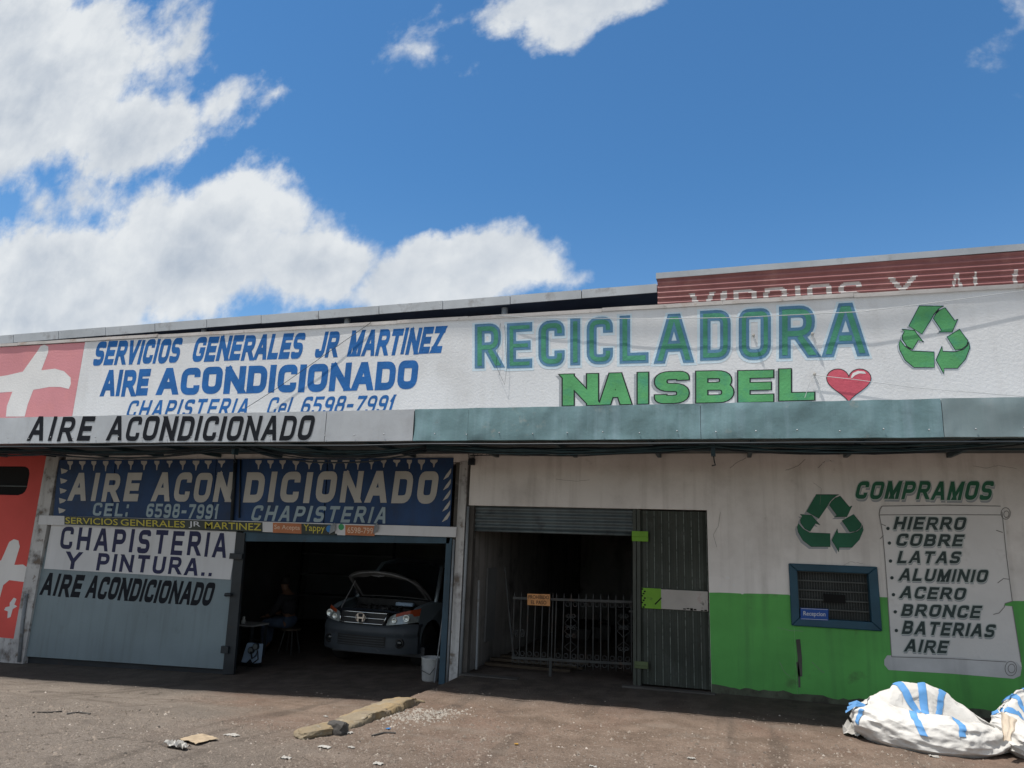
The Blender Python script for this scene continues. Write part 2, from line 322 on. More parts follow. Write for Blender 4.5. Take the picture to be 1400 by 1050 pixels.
MT['kerb'] = mat('kerb', (0.22, 0.18, 0.125), 0.95, 0.2, 2.2, spots=[((0.27, 0.185, 0.085), 2.5, 0.47, 0.14, 0.55), ((0.36, 0.33, 0.28), 9, 0.60, 0.06, 0.6), ((0.12, 0.10, 0.085), 7, 0.56, 0.08, 0.7)], bump=0.7, bscale=30, bdist=0.012)
MT['concrete_piece'] = mat('concrete_piece', (0.24, 0.215, 0.175), 0.95, 0.2, 6, mottle=0.5, bump=0.7, bscale=35, bdist=0.01)
MT['cardboard'] = mat('cardboard', (0.36, 0.28, 0.19), 0.9, 0.12, 6)
MT['litter_white'] = mat('litter_white', (0.36, 0.34, 0.31), 0.8, 0.15, 9)
MT['pebble'] = mat('pebble', (0.20, 0.165, 0.135), 0.95, 0.5, 9, spots=[((0.45, 0.40, 0.35), 7, 0.60, 0.02, 0.9), ((0.05, 0.045, 0.04), 9, 0.62, 0.02, 0.9)])
MT['rubble_white'] = mat('rubble_white', (0.29, 0.26, 0.225), 0.95, 0.25, 12)
MT['rubber_hose'] = mat('rubber_hose', (0.02, 0.02, 0.02), 0.6)

def ground_material():
    m = bpy.data.materials.new('ground_mix'); m.use_nodes = True
    nt = m.node_tree; N = nt.nodes; L = nt.links; b = N['Principled BSDF']
    b.inputs['Roughness'].default_value = 0.95; b.inputs['Specular IOR Level'].default_value = 0.15
    geo = N.new('ShaderNodeNewGeometry'); sep = N.new('ShaderNodeSeparateXYZ'); L.new(geo.outputs['Position'], sep.inputs[0])
    def nz(scale, det=6, rg=0.6, st=None):
        n = N.new('ShaderNodeTexNoise'); n.inputs['Scale'].default_value = scale; n.inputs['Detail'].default_value = det; n.inputs['Roughness'].default_value = rg
        if st:
            mp = N.new('ShaderNodeMapping'); mp.inputs['Scale'].default_value = st; mp.inputs['Rotation'].default_value = (0, 0, 0.25)
            L.new(geo.outputs['Position'], mp.inputs[0]); L.new(mp.outputs[0], n.inputs['Vector'])
        else: L.new(geo.outputs['Position'], n.inputs['Vector'])
        return n.outputs['Fac']
    def mix(f, a, c):
        x = N.new('ShaderNodeMix'); x.data_type = 'RGBA'
        if isinstance(f, float): x.inputs[0].default_value = f
        else: L.new(f, x.inputs[0])
        for i, v in ((6, a), (7, c)):
            if isinstance(v, tuple): x.inputs[i].default_value = (*v, 1)
            else: L.new(v, x.inputs[i])
        return x.outputs[2]
    def rng(s, lo, hi, to=1.0):
        r = N.new('ShaderNodeMapRange'); r.interpolation_type = 'SMOOTHSTEP'; r.inputs['From Min'].default_value = lo; r.inputs['From Max'].default_value = hi; r.inputs['To Max'].default_value = to
        L.new(s, r.inputs['Value']); return r.outputs[0]
    def M(op, a, c):
        n = N.new('ShaderNodeMath'); n.operation = op
        for i, v in enumerate((a, c)):
            if isinstance(v, (int, float)): n.inputs[i].default_value = v
            else: L.new(v, n.inputs[i])
        return n.outputs[0]
    big = nz(0.55, 5); mid = nz(3.0, 7, 0.65); fine = nz(28, 6, 0.7); grit = nz(110, 3, 0.7); track = nz(1.0, 5, 0.55, (0.35, 2.6, 1))
    pit = nz(24, 5, 0.75); chip = nz(31, 5, 0.75)
    # worn grey-brown driveway and redder dirt
    drive = mix(rng(big, 0.35, 0.65), (0.155, 0.132, 0.112), (0.215, 0.184, 0.156))
    drive = mix(rng(track, 0.50, 0.72, 0.6), drive, (0.085, 0.068, 0.057))
    dirt = mix(rng(mid, 0.35, 0.65), (0.135, 0.098, 0.075), (0.205, 0.152, 0.119))
    dirt = mix(rng(big, 0.45, 0.65, 0.6), dirt, (0.175, 0.110, 0.084))
    side = rng(M('ADD', M('ADD', sep.outputs[0], M('MULTIPLY', sep.outputs[1], 0.9)), M('MULTIPLY', M('SUBTRACT', big, 0.5), 4.0)), -8.6, -6.9)
    c = mix(side, drive, dirt)
    gmask = rng(M('ADD', M('MULTIPLY', sep.outputs[1], -0.35), M('SUBTRACT', mid, 0.5)), 1.0, 1.7)
    c = mix(M('MULTIPLY', gmask, 0.5), c, mix(rng(grit, 0.4, 0.6), (0.06, 0.05, 0.042), (0.24, 0.20, 0.165)))
    c = mix(rng(fine, 0.52, 0.70, 0.65), c, (0.06, 0.048, 0.040))
    c = mix(rng(nz(60, 4, 0.75), 0.57, 0.66, 0.55), c, (0.27, 0.22, 0.18))
    c = mix(rng(grit, 0.58, 0.68, 0.5), c, (0.34, 0.285, 0.235))
    c = mix(rng(nz(75, 3, 0.7), 0.60, 0.66, 0.6), c, (0.045, 0.037, 0.030))
    near = rng(M('MULTIPLY', sep.outputs[1], -1.0), 1.6, 3.4)
    rough_ = M('ADD', 0.35, M('MULTIPLY', M('MULTIPLY', near, rng(M('ADD', big, M('MULTIPLY', side, 0.25)), 0.40, 0.62)), 0.65))
    c = mix(M('MULTIPLY', rng(pit, 0.55, 0.66), M('MULTIPLY', rough_, 0.75)), c, (0.050, 0.040, 0.033))
    c = mix(M('MULTIPLY', rng(chip, 0.58, 0.66), M('MULTIPLY', rough_, 0.8)), c, (0.36, 0.305, 0.255))
    vo = N.new('ShaderNodeTexVoronoi'); vo.feature = 'DISTANCE_TO_EDGE'; vo.inputs['Scale'].default_value = 0.42
    wv_ = N.new('ShaderNodeVectorMath'); wv_.operation = 'ADD'; wn_ = N.new('ShaderNodeTexNoise'); wn_.inputs['Scale'].default_value = 2.2; wn_.inputs['Detail'].default_value = 5
    L.new(geo.outputs['Position'], wn_.inputs['Vector']); L.new(geo.outputs['Position'], wv_.inputs[0]); L.new(wn_.outputs['Color'], wv_.inputs[1]); L.new(wv_.outputs[0], vo.inputs['Vector'])
    crack = N.new('ShaderNodeMapRange'); crack.inputs['From Min'].default_value = 0.012; crack.inputs['From Max'].default_value = 0.002; L.new(vo.outputs['Distance'], crack.inputs['Value'])
    c = mix(M('MULTIPLY', M('MULTIPLY', crack.outputs[0], rng(mid, 0.42, 0.6)), M('SUBTRACT', 0.75, M('MULTIPLY', side, 0.75))), c, (0.045, 0.037, 0.03))
    tyre = nz(1.0, 3, 0.5, (3.4, 0.22, 1))
    c = mix(M('MULTIPLY', rng(tyre, 0.56, 0.68), 0.42), c, (0.072, 0.058, 0.048))
    oil = nz(1.15, 4, 0.5)
    c = mix(M('MULTIPLY', rng(oil, 0.64, 0.72), 0.45), c, (0.055, 0.045, 0.04))
    dust = nz(0.8, 6, 0.65, (1, 2.2, 1))
    c = mix(M('MULTIPLY', rng(dust, 0.52, 0.72), 0.55), c, (0.215, 0.18, 0.15))
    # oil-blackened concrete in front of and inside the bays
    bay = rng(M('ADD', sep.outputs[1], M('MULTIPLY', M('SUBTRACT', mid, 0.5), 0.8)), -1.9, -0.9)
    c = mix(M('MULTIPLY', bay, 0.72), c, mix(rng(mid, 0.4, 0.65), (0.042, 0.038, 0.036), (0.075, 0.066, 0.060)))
    L.new(c, b.inputs['Base Color'])
    bp = N.new('ShaderNodeBump'); bp.inputs['Strength'].default_value = 1.0; bp.inputs['Distance'].default_value = 0.03
    L.new(M('ADD', M('MULTIPLY', fine, 0.5), M('ADD', M('MULTIPLY', pit, -0.6), M('MULTIPLY', grit, 0.2))), bp.inputs['Height']); L.new(bp.outputs[0], b.inputs['Normal'])
    return m
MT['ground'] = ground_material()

# ------------------------------------------------------------------ object helpers
def tag(o, label=None, cat=None, group=None, kind=None):
    if label: o['label'] = label
    if cat: o['category'] = cat
    if group: o['group'] = group
    if kind: o['kind'] = kind
    return o
def thing(name, label, cat, loc=(0, 0, 0), group=None):
    o = bpy.data.objects.new(name, None); COL.objects.link(o)
    o.location = loc; o.empty_display_size = 0.2
    return tag(o, label, cat, group)
def base_of(o):
    # parts sit at their parent's base through the inverse, so only a top-level thing has an offset
    return Matrix.Identity(4) if o.parent else Matrix.Translation(o.location)
class MB:
    def __init__(s): s.v = []; s.f = []; s.mi = []; s.smooth = False
    def add(s, vs, fs, mi=0):
        n = len(s.v); s.v += [tuple(v) for v in vs]
        s.f += [tuple(i + n for i in f) for f in fs]; s.mi += [mi] * len(fs)
        return s
    def box(s, a, b, mi=0):
        (x0, y0, z0), (x1, y1, z1) = a, b
        return s.add([(x0, y0, z0), (x1, y0, z0), (x1, y1, z0), (x0, y1, z0), (x0, y0, z1), (x1, y0, z1), (x1, y1, z1), (x0, y1, z1)],
                     [(0, 3, 2, 1), (4, 5, 6, 7), (0, 1, 5, 4), (1, 2, 6, 5), (2, 3, 7, 6), (3, 0, 4, 7)], mi)
    def hexa(s, p, mi=0):      # eight corners: bottom four, top four
        return s.add(p, [(0, 3, 2, 1), (4, 5, 6, 7), (0, 1, 5, 4), (1, 2, 6, 5), (2, 3, 7, 6), (3, 0, 4, 7)], mi)
    def slab(s, quad, depth, mi=0):    # quad of wall points, thickened towards +y
        q = [Vector(p) for p in quad]; r = [p + Vector((0, depth, 0)) for p in q]
        return s.hexa(q + r, mi)
    def prism(s, poly, dvec, mi=0):
        n = len(poly); d = Vector(dvec); q = [Vector(p) for p in poly]
        s.add(q + [p + d for p in q], [tuple(range(n)), tuple(range(2 * n - 1, n - 1, -1))] + [(i, (i + 1) % n, n + (i + 1) % n, n + i) for i in range(n)], mi)
        return s
    def poly(s, pts, mi=0):
        vs = [Vector(p) for p in pts]
        return s.add(vs, [t for t in tessellate_polygon([vs])], mi)
    def tube(s, pts, r, n=6, mi=0, caps=True):
        pts = [Vector(p) for p in pts]; m = len(pts)
        rs = r if isinstance(r, (list, tuple)) else [r] * m
        vs = []; ref = None
        for i, p in enumerate(pts):
            t = (pts[min(i + 1, m - 1)] - pts[max(i - 1, 0)]).normalized()
            if ref is None: ref = t.orthogonal().normalized()
            ref = (ref - t * ref.dot(t))
            ref = ref.normalized() if ref.length > 1e-6 else t.orthogonal().normalized()
            bn = t.cross(ref)
            for k in range(n):
                a = 2 * PI * k / n
                vs.append(p + (ref * math.cos(a) + bn * math.sin(a)) * rs[i])
        fs = [(i * n + k, i * n + (k + 1) % n, (i + 1) * n + (k + 1) % n, (i + 1) * n + k) for i in range(m - 1) for k in range(n)]
        if caps: fs += [tuple(range(n - 1, -1, -1)), tuple((m - 1) * n + k for k in range(n))]
        return s.add(vs, fs, mi)
    def lathe(s, prof, c=(0, 0, 0), axis='z', n=20, mi=0):
        vs = []
        for (r, h) in prof:
            for k in range(n):
                a = 2 * PI * k / n; x, y = r * math.cos(a), r * math.sin(a)
                p = {'z': (x, y, h), 'x': (h, x, y), 'y': (x, h, y)}[axis]
                vs.append((p[0] + c[0], p[1] + c[1], p[2] + c[2]))
        m = len(prof)
        fs = [(i * n + k, i * n + (k + 1) % n, (i + 1) * n + (k + 1) % n, (i + 1) * n + k) for i in range(m - 1) for k in range(n)]
        fs += [tuple(range(n - 1, -1, -1)), tuple((m - 1) * n + k for k in range(n))]
        return s.add(vs, fs, mi)
    def grid(s, fn, nu, nv, mi=0, closed_u=False):
        n0 = len(s.v)
        s.v += [tuple(fn(i / nu, j / nv)) for j in range(nv + 1) for i in range(nu + (0 if closed_u else 1))]
        w = nu if closed_u else nu + 1
        fs = []
        for j in range(nv):
            for i in range(nu):
                i2 = (i + 1) % w
                fs.append((n0 + j * w + i, n0 + j * w + i2, n0 + (j + 1) * w + i2, n0 + (j + 1) * w + i))
        s.f += fs; s.mi += [mi] * len(fs)
        return s
    def build(s, name, mats, parent=None, label=None, smooth=False, bevel=0.0, cat=None, group=None, kind=None):
        me = bpy.data.meshes.new(name); me.from_pydata(s.v, [], s.f); me.validate()
        if not isinstance(mats, (list, tuple)): mats = [mats]
        for m in mats: me.materials.append(MT[m] if isinstance(m, str) else m)
        if len(mats) > 1 and len(me.polygons) == len(s.mi):
            me.polygons.foreach_set('material_index', s.mi)
        if smooth: me.polygons.foreach_set('use_smooth', [True] * len(me.polygons))
        me.update()
        o = bpy.data.objects.new(name, me); COL.objects.link(o)
        if parent is not None:
            o.parent = parent; o.matrix_parent_inverse = base_of(parent).inverted()
        elif s.v:
            # own origin at the base of the thing
            c = Vector((sum(v[0] for v in s.v) / len(s.v), sum(v[1] for v in s.v) / len(s.v), min(v[2] for v in s.v)))
            me.transform(Matrix.Translation(-c)); o.location = c
        if bevel:
            bv = o.modifiers.new('bevel', 'BEVEL'); bv.width = bevel; bv.segments = 2; bv.limit_method = 'ANGLE'; bv.angle_limit = 0.6
        return tag(o, label, cat, group, kind)
def fbm(p, o=4): return noise.fractal(Vector(p), 1.0, 2.0, o)

# ------------------------------------------------------------------ hand lettering
R_ = 0.38
GL = {
 'A': (1.0, [[(0, 0), (.42, 1)], [(1, 0), (.58, 1)], [(.2, .3), (.8, .3)]]),
 'B': (.92, [[(0, 0), (0, 1)], [(0, 1), (.92, 1, R_), (.92, .52, R_), (0, .52)], [(0, .52), (1, .52, R_), (1, 0, R_), (0, 0)]]),
 'C': (.88, [[(1, .70), (1, 1, R_), (0, 1, R_), (0, 0, R_), (1, 0, R_), (1, .30)]]),
 'D': (.92, [[(0, 0), (0, 1)], [(0, 1), (1, 1, R_), (1, 0, R_), (0, 0)]]),
 'E': (.82, [[(0, 0), (0, 1)], [(0, 1), (1, 1)], [(0, .5), (.9, .5)], [(0, 0), (1, 0)]]),
 'G': (.92, [[(1, .7), (1, 1, R_), (0, 1, R_), (0, 0, R_), (1, 0, R_), (1, .45), (.55, .45)]]),
 'H': (.95, [[(0, 0), (0, 1)], [(1, 0), (1, 1)], [(0, .5), (1, .5)]]),
 'I': (0.0, [[(.5, 0), (.5, 1)]]),
 'J': (.7, [[(1, 1), (1, 0, R_), (0, 0, R_), (0, .28)]]),
 'L': (.78, [[(0, 1), (0, 0)], [(0, 0), (1, 0)]]),
 'M': (1.15, [[(0, 0), (0, 1)], [(1, 0), (1, 1)], [(.06, 1), (.5, .1)], [(.94, 1), (.5, .1)]]),
 'N': (1.0, [[(0, 0), (0, 1)], [(1, 0), (1, 1)], [(.04, 1), (.96, 0)]]),
 'O': (.95, [[(.5, 1), (1, 1, R_), (1, 0, R_), (0, 0, R_), (0, 1, R_), (.5, 1)]]),
 'P': (.88, [[(0, 0), (0, 1)], [(0, 1), (1, 1, R_), (1, .44, R_), (0, .44)]]),
 'R': (.94, [[(0, 0), (0, 1)], [(0, 1), (.95, 1, R_), (.95, .46, R_), (0, .46)], [(.5, .46), (1, 0)]]),
 'S': (.86, [[(1, .80), (1, 1, R_), (0, 1, R_), (0, .51, R_), (1, .49, R_), (1, 0, R_), (0, 0, R_), (0, .20)]]),
 'T': (.9, [[(0, 1), (1, 1)], [(.5, 0), (.5, 1)]]),
 'U': (.92, [[(0, 1), (0, 0, R_), (1, 0, R_), (1, 1)]]),
 'V': (.95, [[(0, 1), (.44, 0)], [(1, 1), (.56, 0)]]),
 'Y': (.95, [[(0, 1), (.5, .42)], [(1, 1), (.5, .42)], [(.5, .46), (.5, 0)]]),
 'Z': (.88, [[(0, 1), (1, 1)], [(0, 0), (1, 0)], [(.95, 1), (.05, 0)]]),
 '1': (.3, [[(.6, 0), (.6, 1)], [(0, .72), (.6, 1)]]),
 '5': (.82, [[(1, 1), (0, 1)], [(0, 1), (0, .56)], [(0, .56), (1, .56, R_), (1, 0, R_), (0, 0, R_), (0, .2)]]),
 '6': (.82, [[(1, .82), (1, 1, R_), (0, 1, R_), (0, 0, R_), (1, 0, R_), (1, .54, R_), (.1, .54)]]),
 '7': (.82, [[(0, 1), (1, 1)], [(1, .98), (.3, 0)]]),
 '8': (.84, [[(.5, 1), (.94, 1, R_), (.94, .53, R_), (.06, .53, R_), (.06, 1, R_), (.5, 1)], [(.5, .53), (1, .53, R_), (1, 0, R_), (0, 0, R_), (0, .53, R_), (.5, .53)]]),
 '9': (.82, [[(0, .18), (0, 0, R_), (1, 0, R_), (1, 1, R_), (0, 1, R_), (0, .46, R_), (.9, .46)]]),
 'e': (.66, [[(.05, .3), (1, .3), (1, .62, R_), (0, .62, R_), (0, 0, R_), (1, 0)]]),
 'l': (0.0, [[(.5, 0), (.5, 1)]]),
 '.': (0.0, [[(.5, .0), (.5, .12)]]),
 '-': (.5, [[(0, .45), (1, .45)]]),
 ':': (0.0, [[(.5, .05), (.5, .28)], [(.5, .66), (.5, .89)]]),
}
def round_path(pts, w, h):
    out = []
    for i, p in enumerate(pts):
        v = Vector((p[0] * w, p[1] * h))
        if len(p) > 2 and 0 < i < len(pts) - 1:
            a = Vector((pts[i - 1][0] * w, pts[i - 1][1] * h)); b = Vector((pts[i + 1][0] * w, pts[i + 1][1] * h))
            da, db = a - v, b - v
            r = min(p[2] * min(w, h) * 1.15, da.length * 0.5, db.length * 0.5)
            s, e = v + da.normalized() * r, v + db.normalized() * r
            for k in range(6):
                t = k / 5; out.append(s * (1 - t) ** 2 + v * 2 * t * (1 - t) + e * t ** 2)
        else: out.append(v)
    return [p for i, p in enumerate(out) if i == 0 or (p - out[i - 1]).length > 1e-5]
def ribbon(path, t, H, WW=1.0, curved=False):
    """strip of half width t/2 along a path; slanted ends are cut level at the letter's foot and head"""
    n = len(path); L = []; Rr = []
    closed = (path[0] - path[-1]).length < 1e-4
    for i, p in enumerate(path):
        if closed and i in (0, n - 1): d0 = (path[n - 1] - path[n - 2]).normalized(); d1 = (path[1] - path[0]).normalized()
        else:
            d1 = (path[i + 1] - p).normalized() if i < n - 1 else (p - path[i - 1]).normalized()
            d0 = (p - path[i - 1]).normalized() if i > 0 else d1
        n0 = Vector((-d0.y, d0.x)); n1 = Vector((-d1.y, d1.x)); m = n0 + n1
        m = m.normalized() if m.length > 1e-6 else n0
        k = t / 2 / max(0.45, m.dot(n1)); a, b = p + m * k, p - m * k
        if not closed and i in (0, n - 1):
            d = -d1 if i == 0 else d0; q = p + d * (t / 2)
            if abs(d.y) > 0.35 and (q.y < t * 0.6 - t / 2 or q.y > H - t / 2 - 0.1 * t):
                ye = -t / 2 if d.y < 0 else H - t / 2
                a += d * ((ye - a.y) / d.y); b += d * ((ye - b.y) / d.y)
            else:
                # only strokes that start or end on the letter's own border get a full square end
                edge = q.x < 0 or q.x > WW or q.y < 0 or q.y > H - t
                k2 = 0.95 if (edge and not curved) else 0.0
                a += d * t / 2 * k2; b += d * t / 2 * k2
        L.append(a); Rr.append(b)
    return L, Rr
def glyph(ch, w, t, H=1.0):
    """strokes of one letter in a box w x H (outer), stroke t; list of (left, right) outlines"""
    res = []
    iw, ih = max(w - t, 0.0), H - t
    for st in GL[ch][1]:
        p = round_path(st, iw, ih)
        L, Rr = ribbon(p, t, H, iw, ch in 'CSGeJ69' )
        o = Vector((t / 2, t / 2))
        res.append(([a + o for a in L], [b + o for b in Rr]))
    return res
def layout(text, t, gap):
    x = 0; out = []
    for ch in text:
        if ch == ' ': x += 0.45; continue
        w = GL[ch][0] * 0.62 + t if GL[ch][0] > 0 else t
        out.append((ch, x, w)); x += w + gap
    return out, x - gap
def paint_word(mb, text, xl, xr, top, bot, t=0.2, gap=0.13, slant=0.0, Y=0.0, off=0.0015, mi=0, spans=None, grow=0.0, shift=(0, 0), jit=0.011, ax=1.0):
    """letters brushed on an upright wall; top / bot are the guide lines ((x, y), (x, y)) as sighted in the photo"""
    lay, tot = layout(text, t, gap)
    line = lambda l, x: l[0][1] + (l[1][1] - l[0][1]) * (x - l[0][0]) / (l[1][0] - l[0][0])
    rr = random.Random(hash(text) % 9999 if False else sum(map(ord, text)))
    k = 0
    for i, (ch, x0, w) in enumerate(lay):
        if spans: a, b = spans[i]
        else: a = xl + (xr - xl) * x0 / tot; b = xl + (xr - xl) * (x0 + w) / tot
        hpx = line(bot, a) - line(top, a)
        wl = (b - a) / hpx / ax if spans else w
        dj = rr.uniform(-jit, jit) * 1.5
        tt = t * (1 + rr.uniform(-.06, .06))
        for (L, Rr) in glyph(ch, wl, tt):
            vs = []
            for side in (L, Rr):
                for q in side: vs.append(q)
            if grow:
                c = len(L)
                for j in range(c):
                    d = (L[j] - Rr[j]).normalized() * grow; vs[j] = L[j] + d; vs[c + j] = Rr[j] - d
                for (j, j2) in (() if (L[0] - L[-1]).length < 1e-4 else ((0, 1), (c - 1, c - 2))):
                    d = (L[j] - L[j2]).normalized() * grow
                    vs[j] = vs[j] + d; vs[c + j] = vs[c + j] + d
            pts = []
            for qi, q in enumerate(vs):
                u = a + (b - a) * (q.x / wl) + slant * (q.y - 0.0) + shift[0]
                yy = line(bot, u) + (line(top, u) - line(bot, u)) * (q.y + dj) + shift[1]
                yo = Y - off - 0.00012 * k - 0.00002 * (qi % len(L))
                pts.append(W(u, yy, yo))
            c = len(L)
            mb.add(pts, [(j, j + 1, c + j + 1, c + j) for j in range(c - 1)], mi)
            k = (k + 1) % 9
    return mb
def wall_poly(mb, pts, Y=0.0, off=0.0015, mi=0):
    return mb.poly([W(x, y, Y - off) for x, y in pts], mi)
def wall_stroke(mb, pts, wpx, Y=0.0, off=0.002, mi=0, closed=False):
    p = [Vector(q) for q in pts]
    if closed: p.append(p[0].copy())
    n = len(p); L = []; Rr = []
    for i in range(n):
        d1 = (p[min(i + 1, n - 1)] - p[max(i - 1, 0)])
        if closed and i in (0, n - 1): d1 = p[1] - p[n - 2]
        d1.normalize(); nn = Vector((-d1.y, d1.x)) * wpx / 2
        L.append(p[i] + nn); Rr.append(p[i] - nn)
    pts = [W(q.x, q.y, Y - off) for q in L + Rr]
    return mb.add(pts, [(j, j + 1, n + j + 1, n + j) for j in range(n - 1)], mi)
def type_polys(text):
    """upright printed type from the built-in face, as a flat mesh in a unit box"""
    cu = bpy.data.curves.new('type', 'FONT'); cu.body = text; cu.fill_mode = 'FRONT'; cu.offset = 0.007; cu.resolution_u = 3
    ob = bpy.data.objects.new('type', cu); COL.objects.link(ob)
    bpy.context.view_layer.update()
    me = bpy.data.meshes.new_from_object(ob.evaluated_get(bpy.context.evaluated_depsgraph_get()))
    vs = [v.co.copy() for v in me.vertices]; fs = [tuple(p.vertices) for p in me.polygons]
    bpy.data.objects.remove(ob); bpy.data.curves.remove(cu); bpy.data.meshes.remove(me)
    x0, x1 = min(v.x for v in vs), max(v.x for v in vs); y0, y1 = min(v.y for v in vs), max(v.y for v in vs)
    return [((v.x - x0) / (x1 - x0), (v.y - y0) / (y1 - y0)) for v in vs], fs
def print_word(mb, text, tl, tr, br, bl, Y, off=0.002, mi=0):
    vs, fs = type_polys(text)
    P = [Vector(q) for q in (tl, tr, br, bl)]
    pts = []
    for (u, v) in vs:
        q = (P[3] * (1 - u) + P[2] * u) * (1 - v) + (P[0] * (1 - u) + P[1] * u) * v
        pts.append(W(q.x, q.y, Y - off))
    return mb.add(pts, fs, mi)

# ------------------------------------------------------------------ ground
def lerp_tab(tab, x):
    if x <= tab[0][0]: return tab[0][1]
    for (a, fa), (b, fb) in zip(tab, tab[1:]):
        if x <= b: return fa + (fb - fa) * (x - a) / (b - a)
    return tab[-1][1]
LEFT = [(-16, -.75), (-11.6, -.60), (-7.5, -.45), (-4.0, -.29), (-3.5, -.26)]
RIGHT = [(-3.5, -.11), (0, -.07), (3, -.07), (9, -.05)]
def kerb_x(y): return -3.62 + 0.0 * y
def ground_z(x, y, rough=True):
    s = min(1, max(0, (y + 5.6) / 5.0)); s = s * s * (3 - 2 * s)
    l = lerp_tab(LEFT, x) * s; r = lerp_tab(RIGHT, x) * min(1, max(0, (y + 4.5) / 3.5))
    k = min(1, max(0, (x - kerb_x(y) + 0.04) / 0.08))
    z = l * (1 - k) + r * k
    if rough and y < 0.5:
        a = min(1.0, max(0.15, (-y - 0.6) / 1.2))
        z += a * (0.022 * fbm((x * 0.9, y * 0.9, 0)) + 0.010 * fbm((x * 4, y * 4, 3)) + 0.005 * fbm((x * 13, y * 13, 5), 2))
        if x > -3.3: z += a * 0.012 * fbm((x * 2.2, y * 2.2, 9))
    return z
def axis(lo, hi, fine_lo, fine_hi, step, coarse):
    out = []; v = fine_lo
    while v < fine_hi: out.append(v); v += step
    out.append(fine_hi)
    a = fine_lo; st = step; pre = []
    while a > lo: st = min(st * 1.6, coarse); a -= st; pre.append(max(a, lo))
    b = fine_hi; st = step
    while b < hi: st = min(st * 1.6, coarse); b += st; out.append(min(b, hi))
    return pre[::-1] + out
xs = axis(-300, 300, -12.5, 4.5, 0.045, 40); ys = axis(-120, 500, -6.2, 0.3, 0.045, 40)
gb = MB(); nx = len(xs)
gb.v = [(x, y, ground_z(x, y)) for y in ys for x in xs]
gb.f = [(j * nx + i, j * nx + i + 1, (j + 1) * nx + i + 1, (j + 1) * nx + i) for j in range(len(ys) - 1) for i in range(nx - 1)]
gb.mi = [0] * len(gb.f)
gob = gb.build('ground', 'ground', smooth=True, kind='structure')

# ------------------------------------------------------------------ buildings
TOPZ = 5.10
XM = W(637, 500).x                       # party line between the two shops
XR = W(108, 516).x                       # party line with the red building
ROOFB = 9.0
# --- recycling shop
shop = thing('recycling_shop', 'white and green painted scrap recycling shop with roller door, barred window and parapet', 'shop', (0, 0, -0.1))
DL, DR, DT = -3.60, W(969, 800).x, W(800, 694).z
WX0, WX1, WZ0, WZ1 = 0.80, 1.77, 0.84, 1.55
b = MB(); T = 0.18
b.box((XM, 0, 3.2), (9, T, TOPZ))
b.build('parapet_wall', 'white_wall', shop, label='bumpy sunlit white upper wall carrying the shop name')
b = MB()
b.box((DL - 0.02, 0, DT), (DR, T, 3.2)); b.box((DR, 0, -0.3), (WX0, T, 3.2)); b.box((WX1, 0, -0.3), (9, T, 3.2))
b.box((WX0, 0, -0.3), (WX1, T, WZ0)); b.box((WX0, 0, WZ1), (WX1, T, 3.2))
b.build('wall', 'white_lower', shop, label='grubby white lower wall under the awning')
b = MB()
zb = lambda x: W(972, 810).z + (W(1400, 822).z - W(972, 810).z) * (x - DR) / 3.5
def band(x0, x1, z0):
    n = max(2, int((x1 - x0) / 0.12)); top = [(x0 + (x1 - x0) * i / n, -0.002, zb(x0 + (x1 - x0) * i / n) + 0.006 * fbm((x0 * 3 + i * .7, 0, 0))) for i in range(n + 1)]
    for i in range(n):
        p, q = top[i], top[i + 1]; b.add([(p[0], -.002, z0), (q[0], -.002, z0), q, p], [(0, 1, 2, 3)])
band(DR + 0.003, WX0 - 0.001, -0.3); band(WX1, 9, -0.3); b.add([(WX0, -.002, -.3), (WX1, -.002, -.3), (WX1, -.002, WZ0), (WX0, -.002, WZ0)], [(0, 1, 2, 3)])
b.build('green_dado', 'green_band', shop, label='green painted lower band of the wall, scuffed and stained')
b = MB()
for (x0, y0, x1, y1, w) in ((1091, 874, 1094, 925, 6), (1090, 905, 1093, 940, 3)): wall_stroke(b, [(x0, y0), ((x0 + x1) / 2 + 1, (y0 + y1) / 2), (x1, y1)], w, off=0.004)
b.build('soot_stain', 'grime', shop)
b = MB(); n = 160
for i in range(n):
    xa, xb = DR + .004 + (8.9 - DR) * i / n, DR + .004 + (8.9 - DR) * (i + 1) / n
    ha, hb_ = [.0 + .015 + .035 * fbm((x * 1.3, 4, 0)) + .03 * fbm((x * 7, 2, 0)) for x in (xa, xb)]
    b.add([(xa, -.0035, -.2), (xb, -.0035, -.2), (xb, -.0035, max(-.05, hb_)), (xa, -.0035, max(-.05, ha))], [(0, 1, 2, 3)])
b.build('foot_shade_band', 'wall_foot', shop, label='shade painted as a dark band along the foot of the green wall')  # ragged dark strip paints the shade band at the wall foot
b = MB()
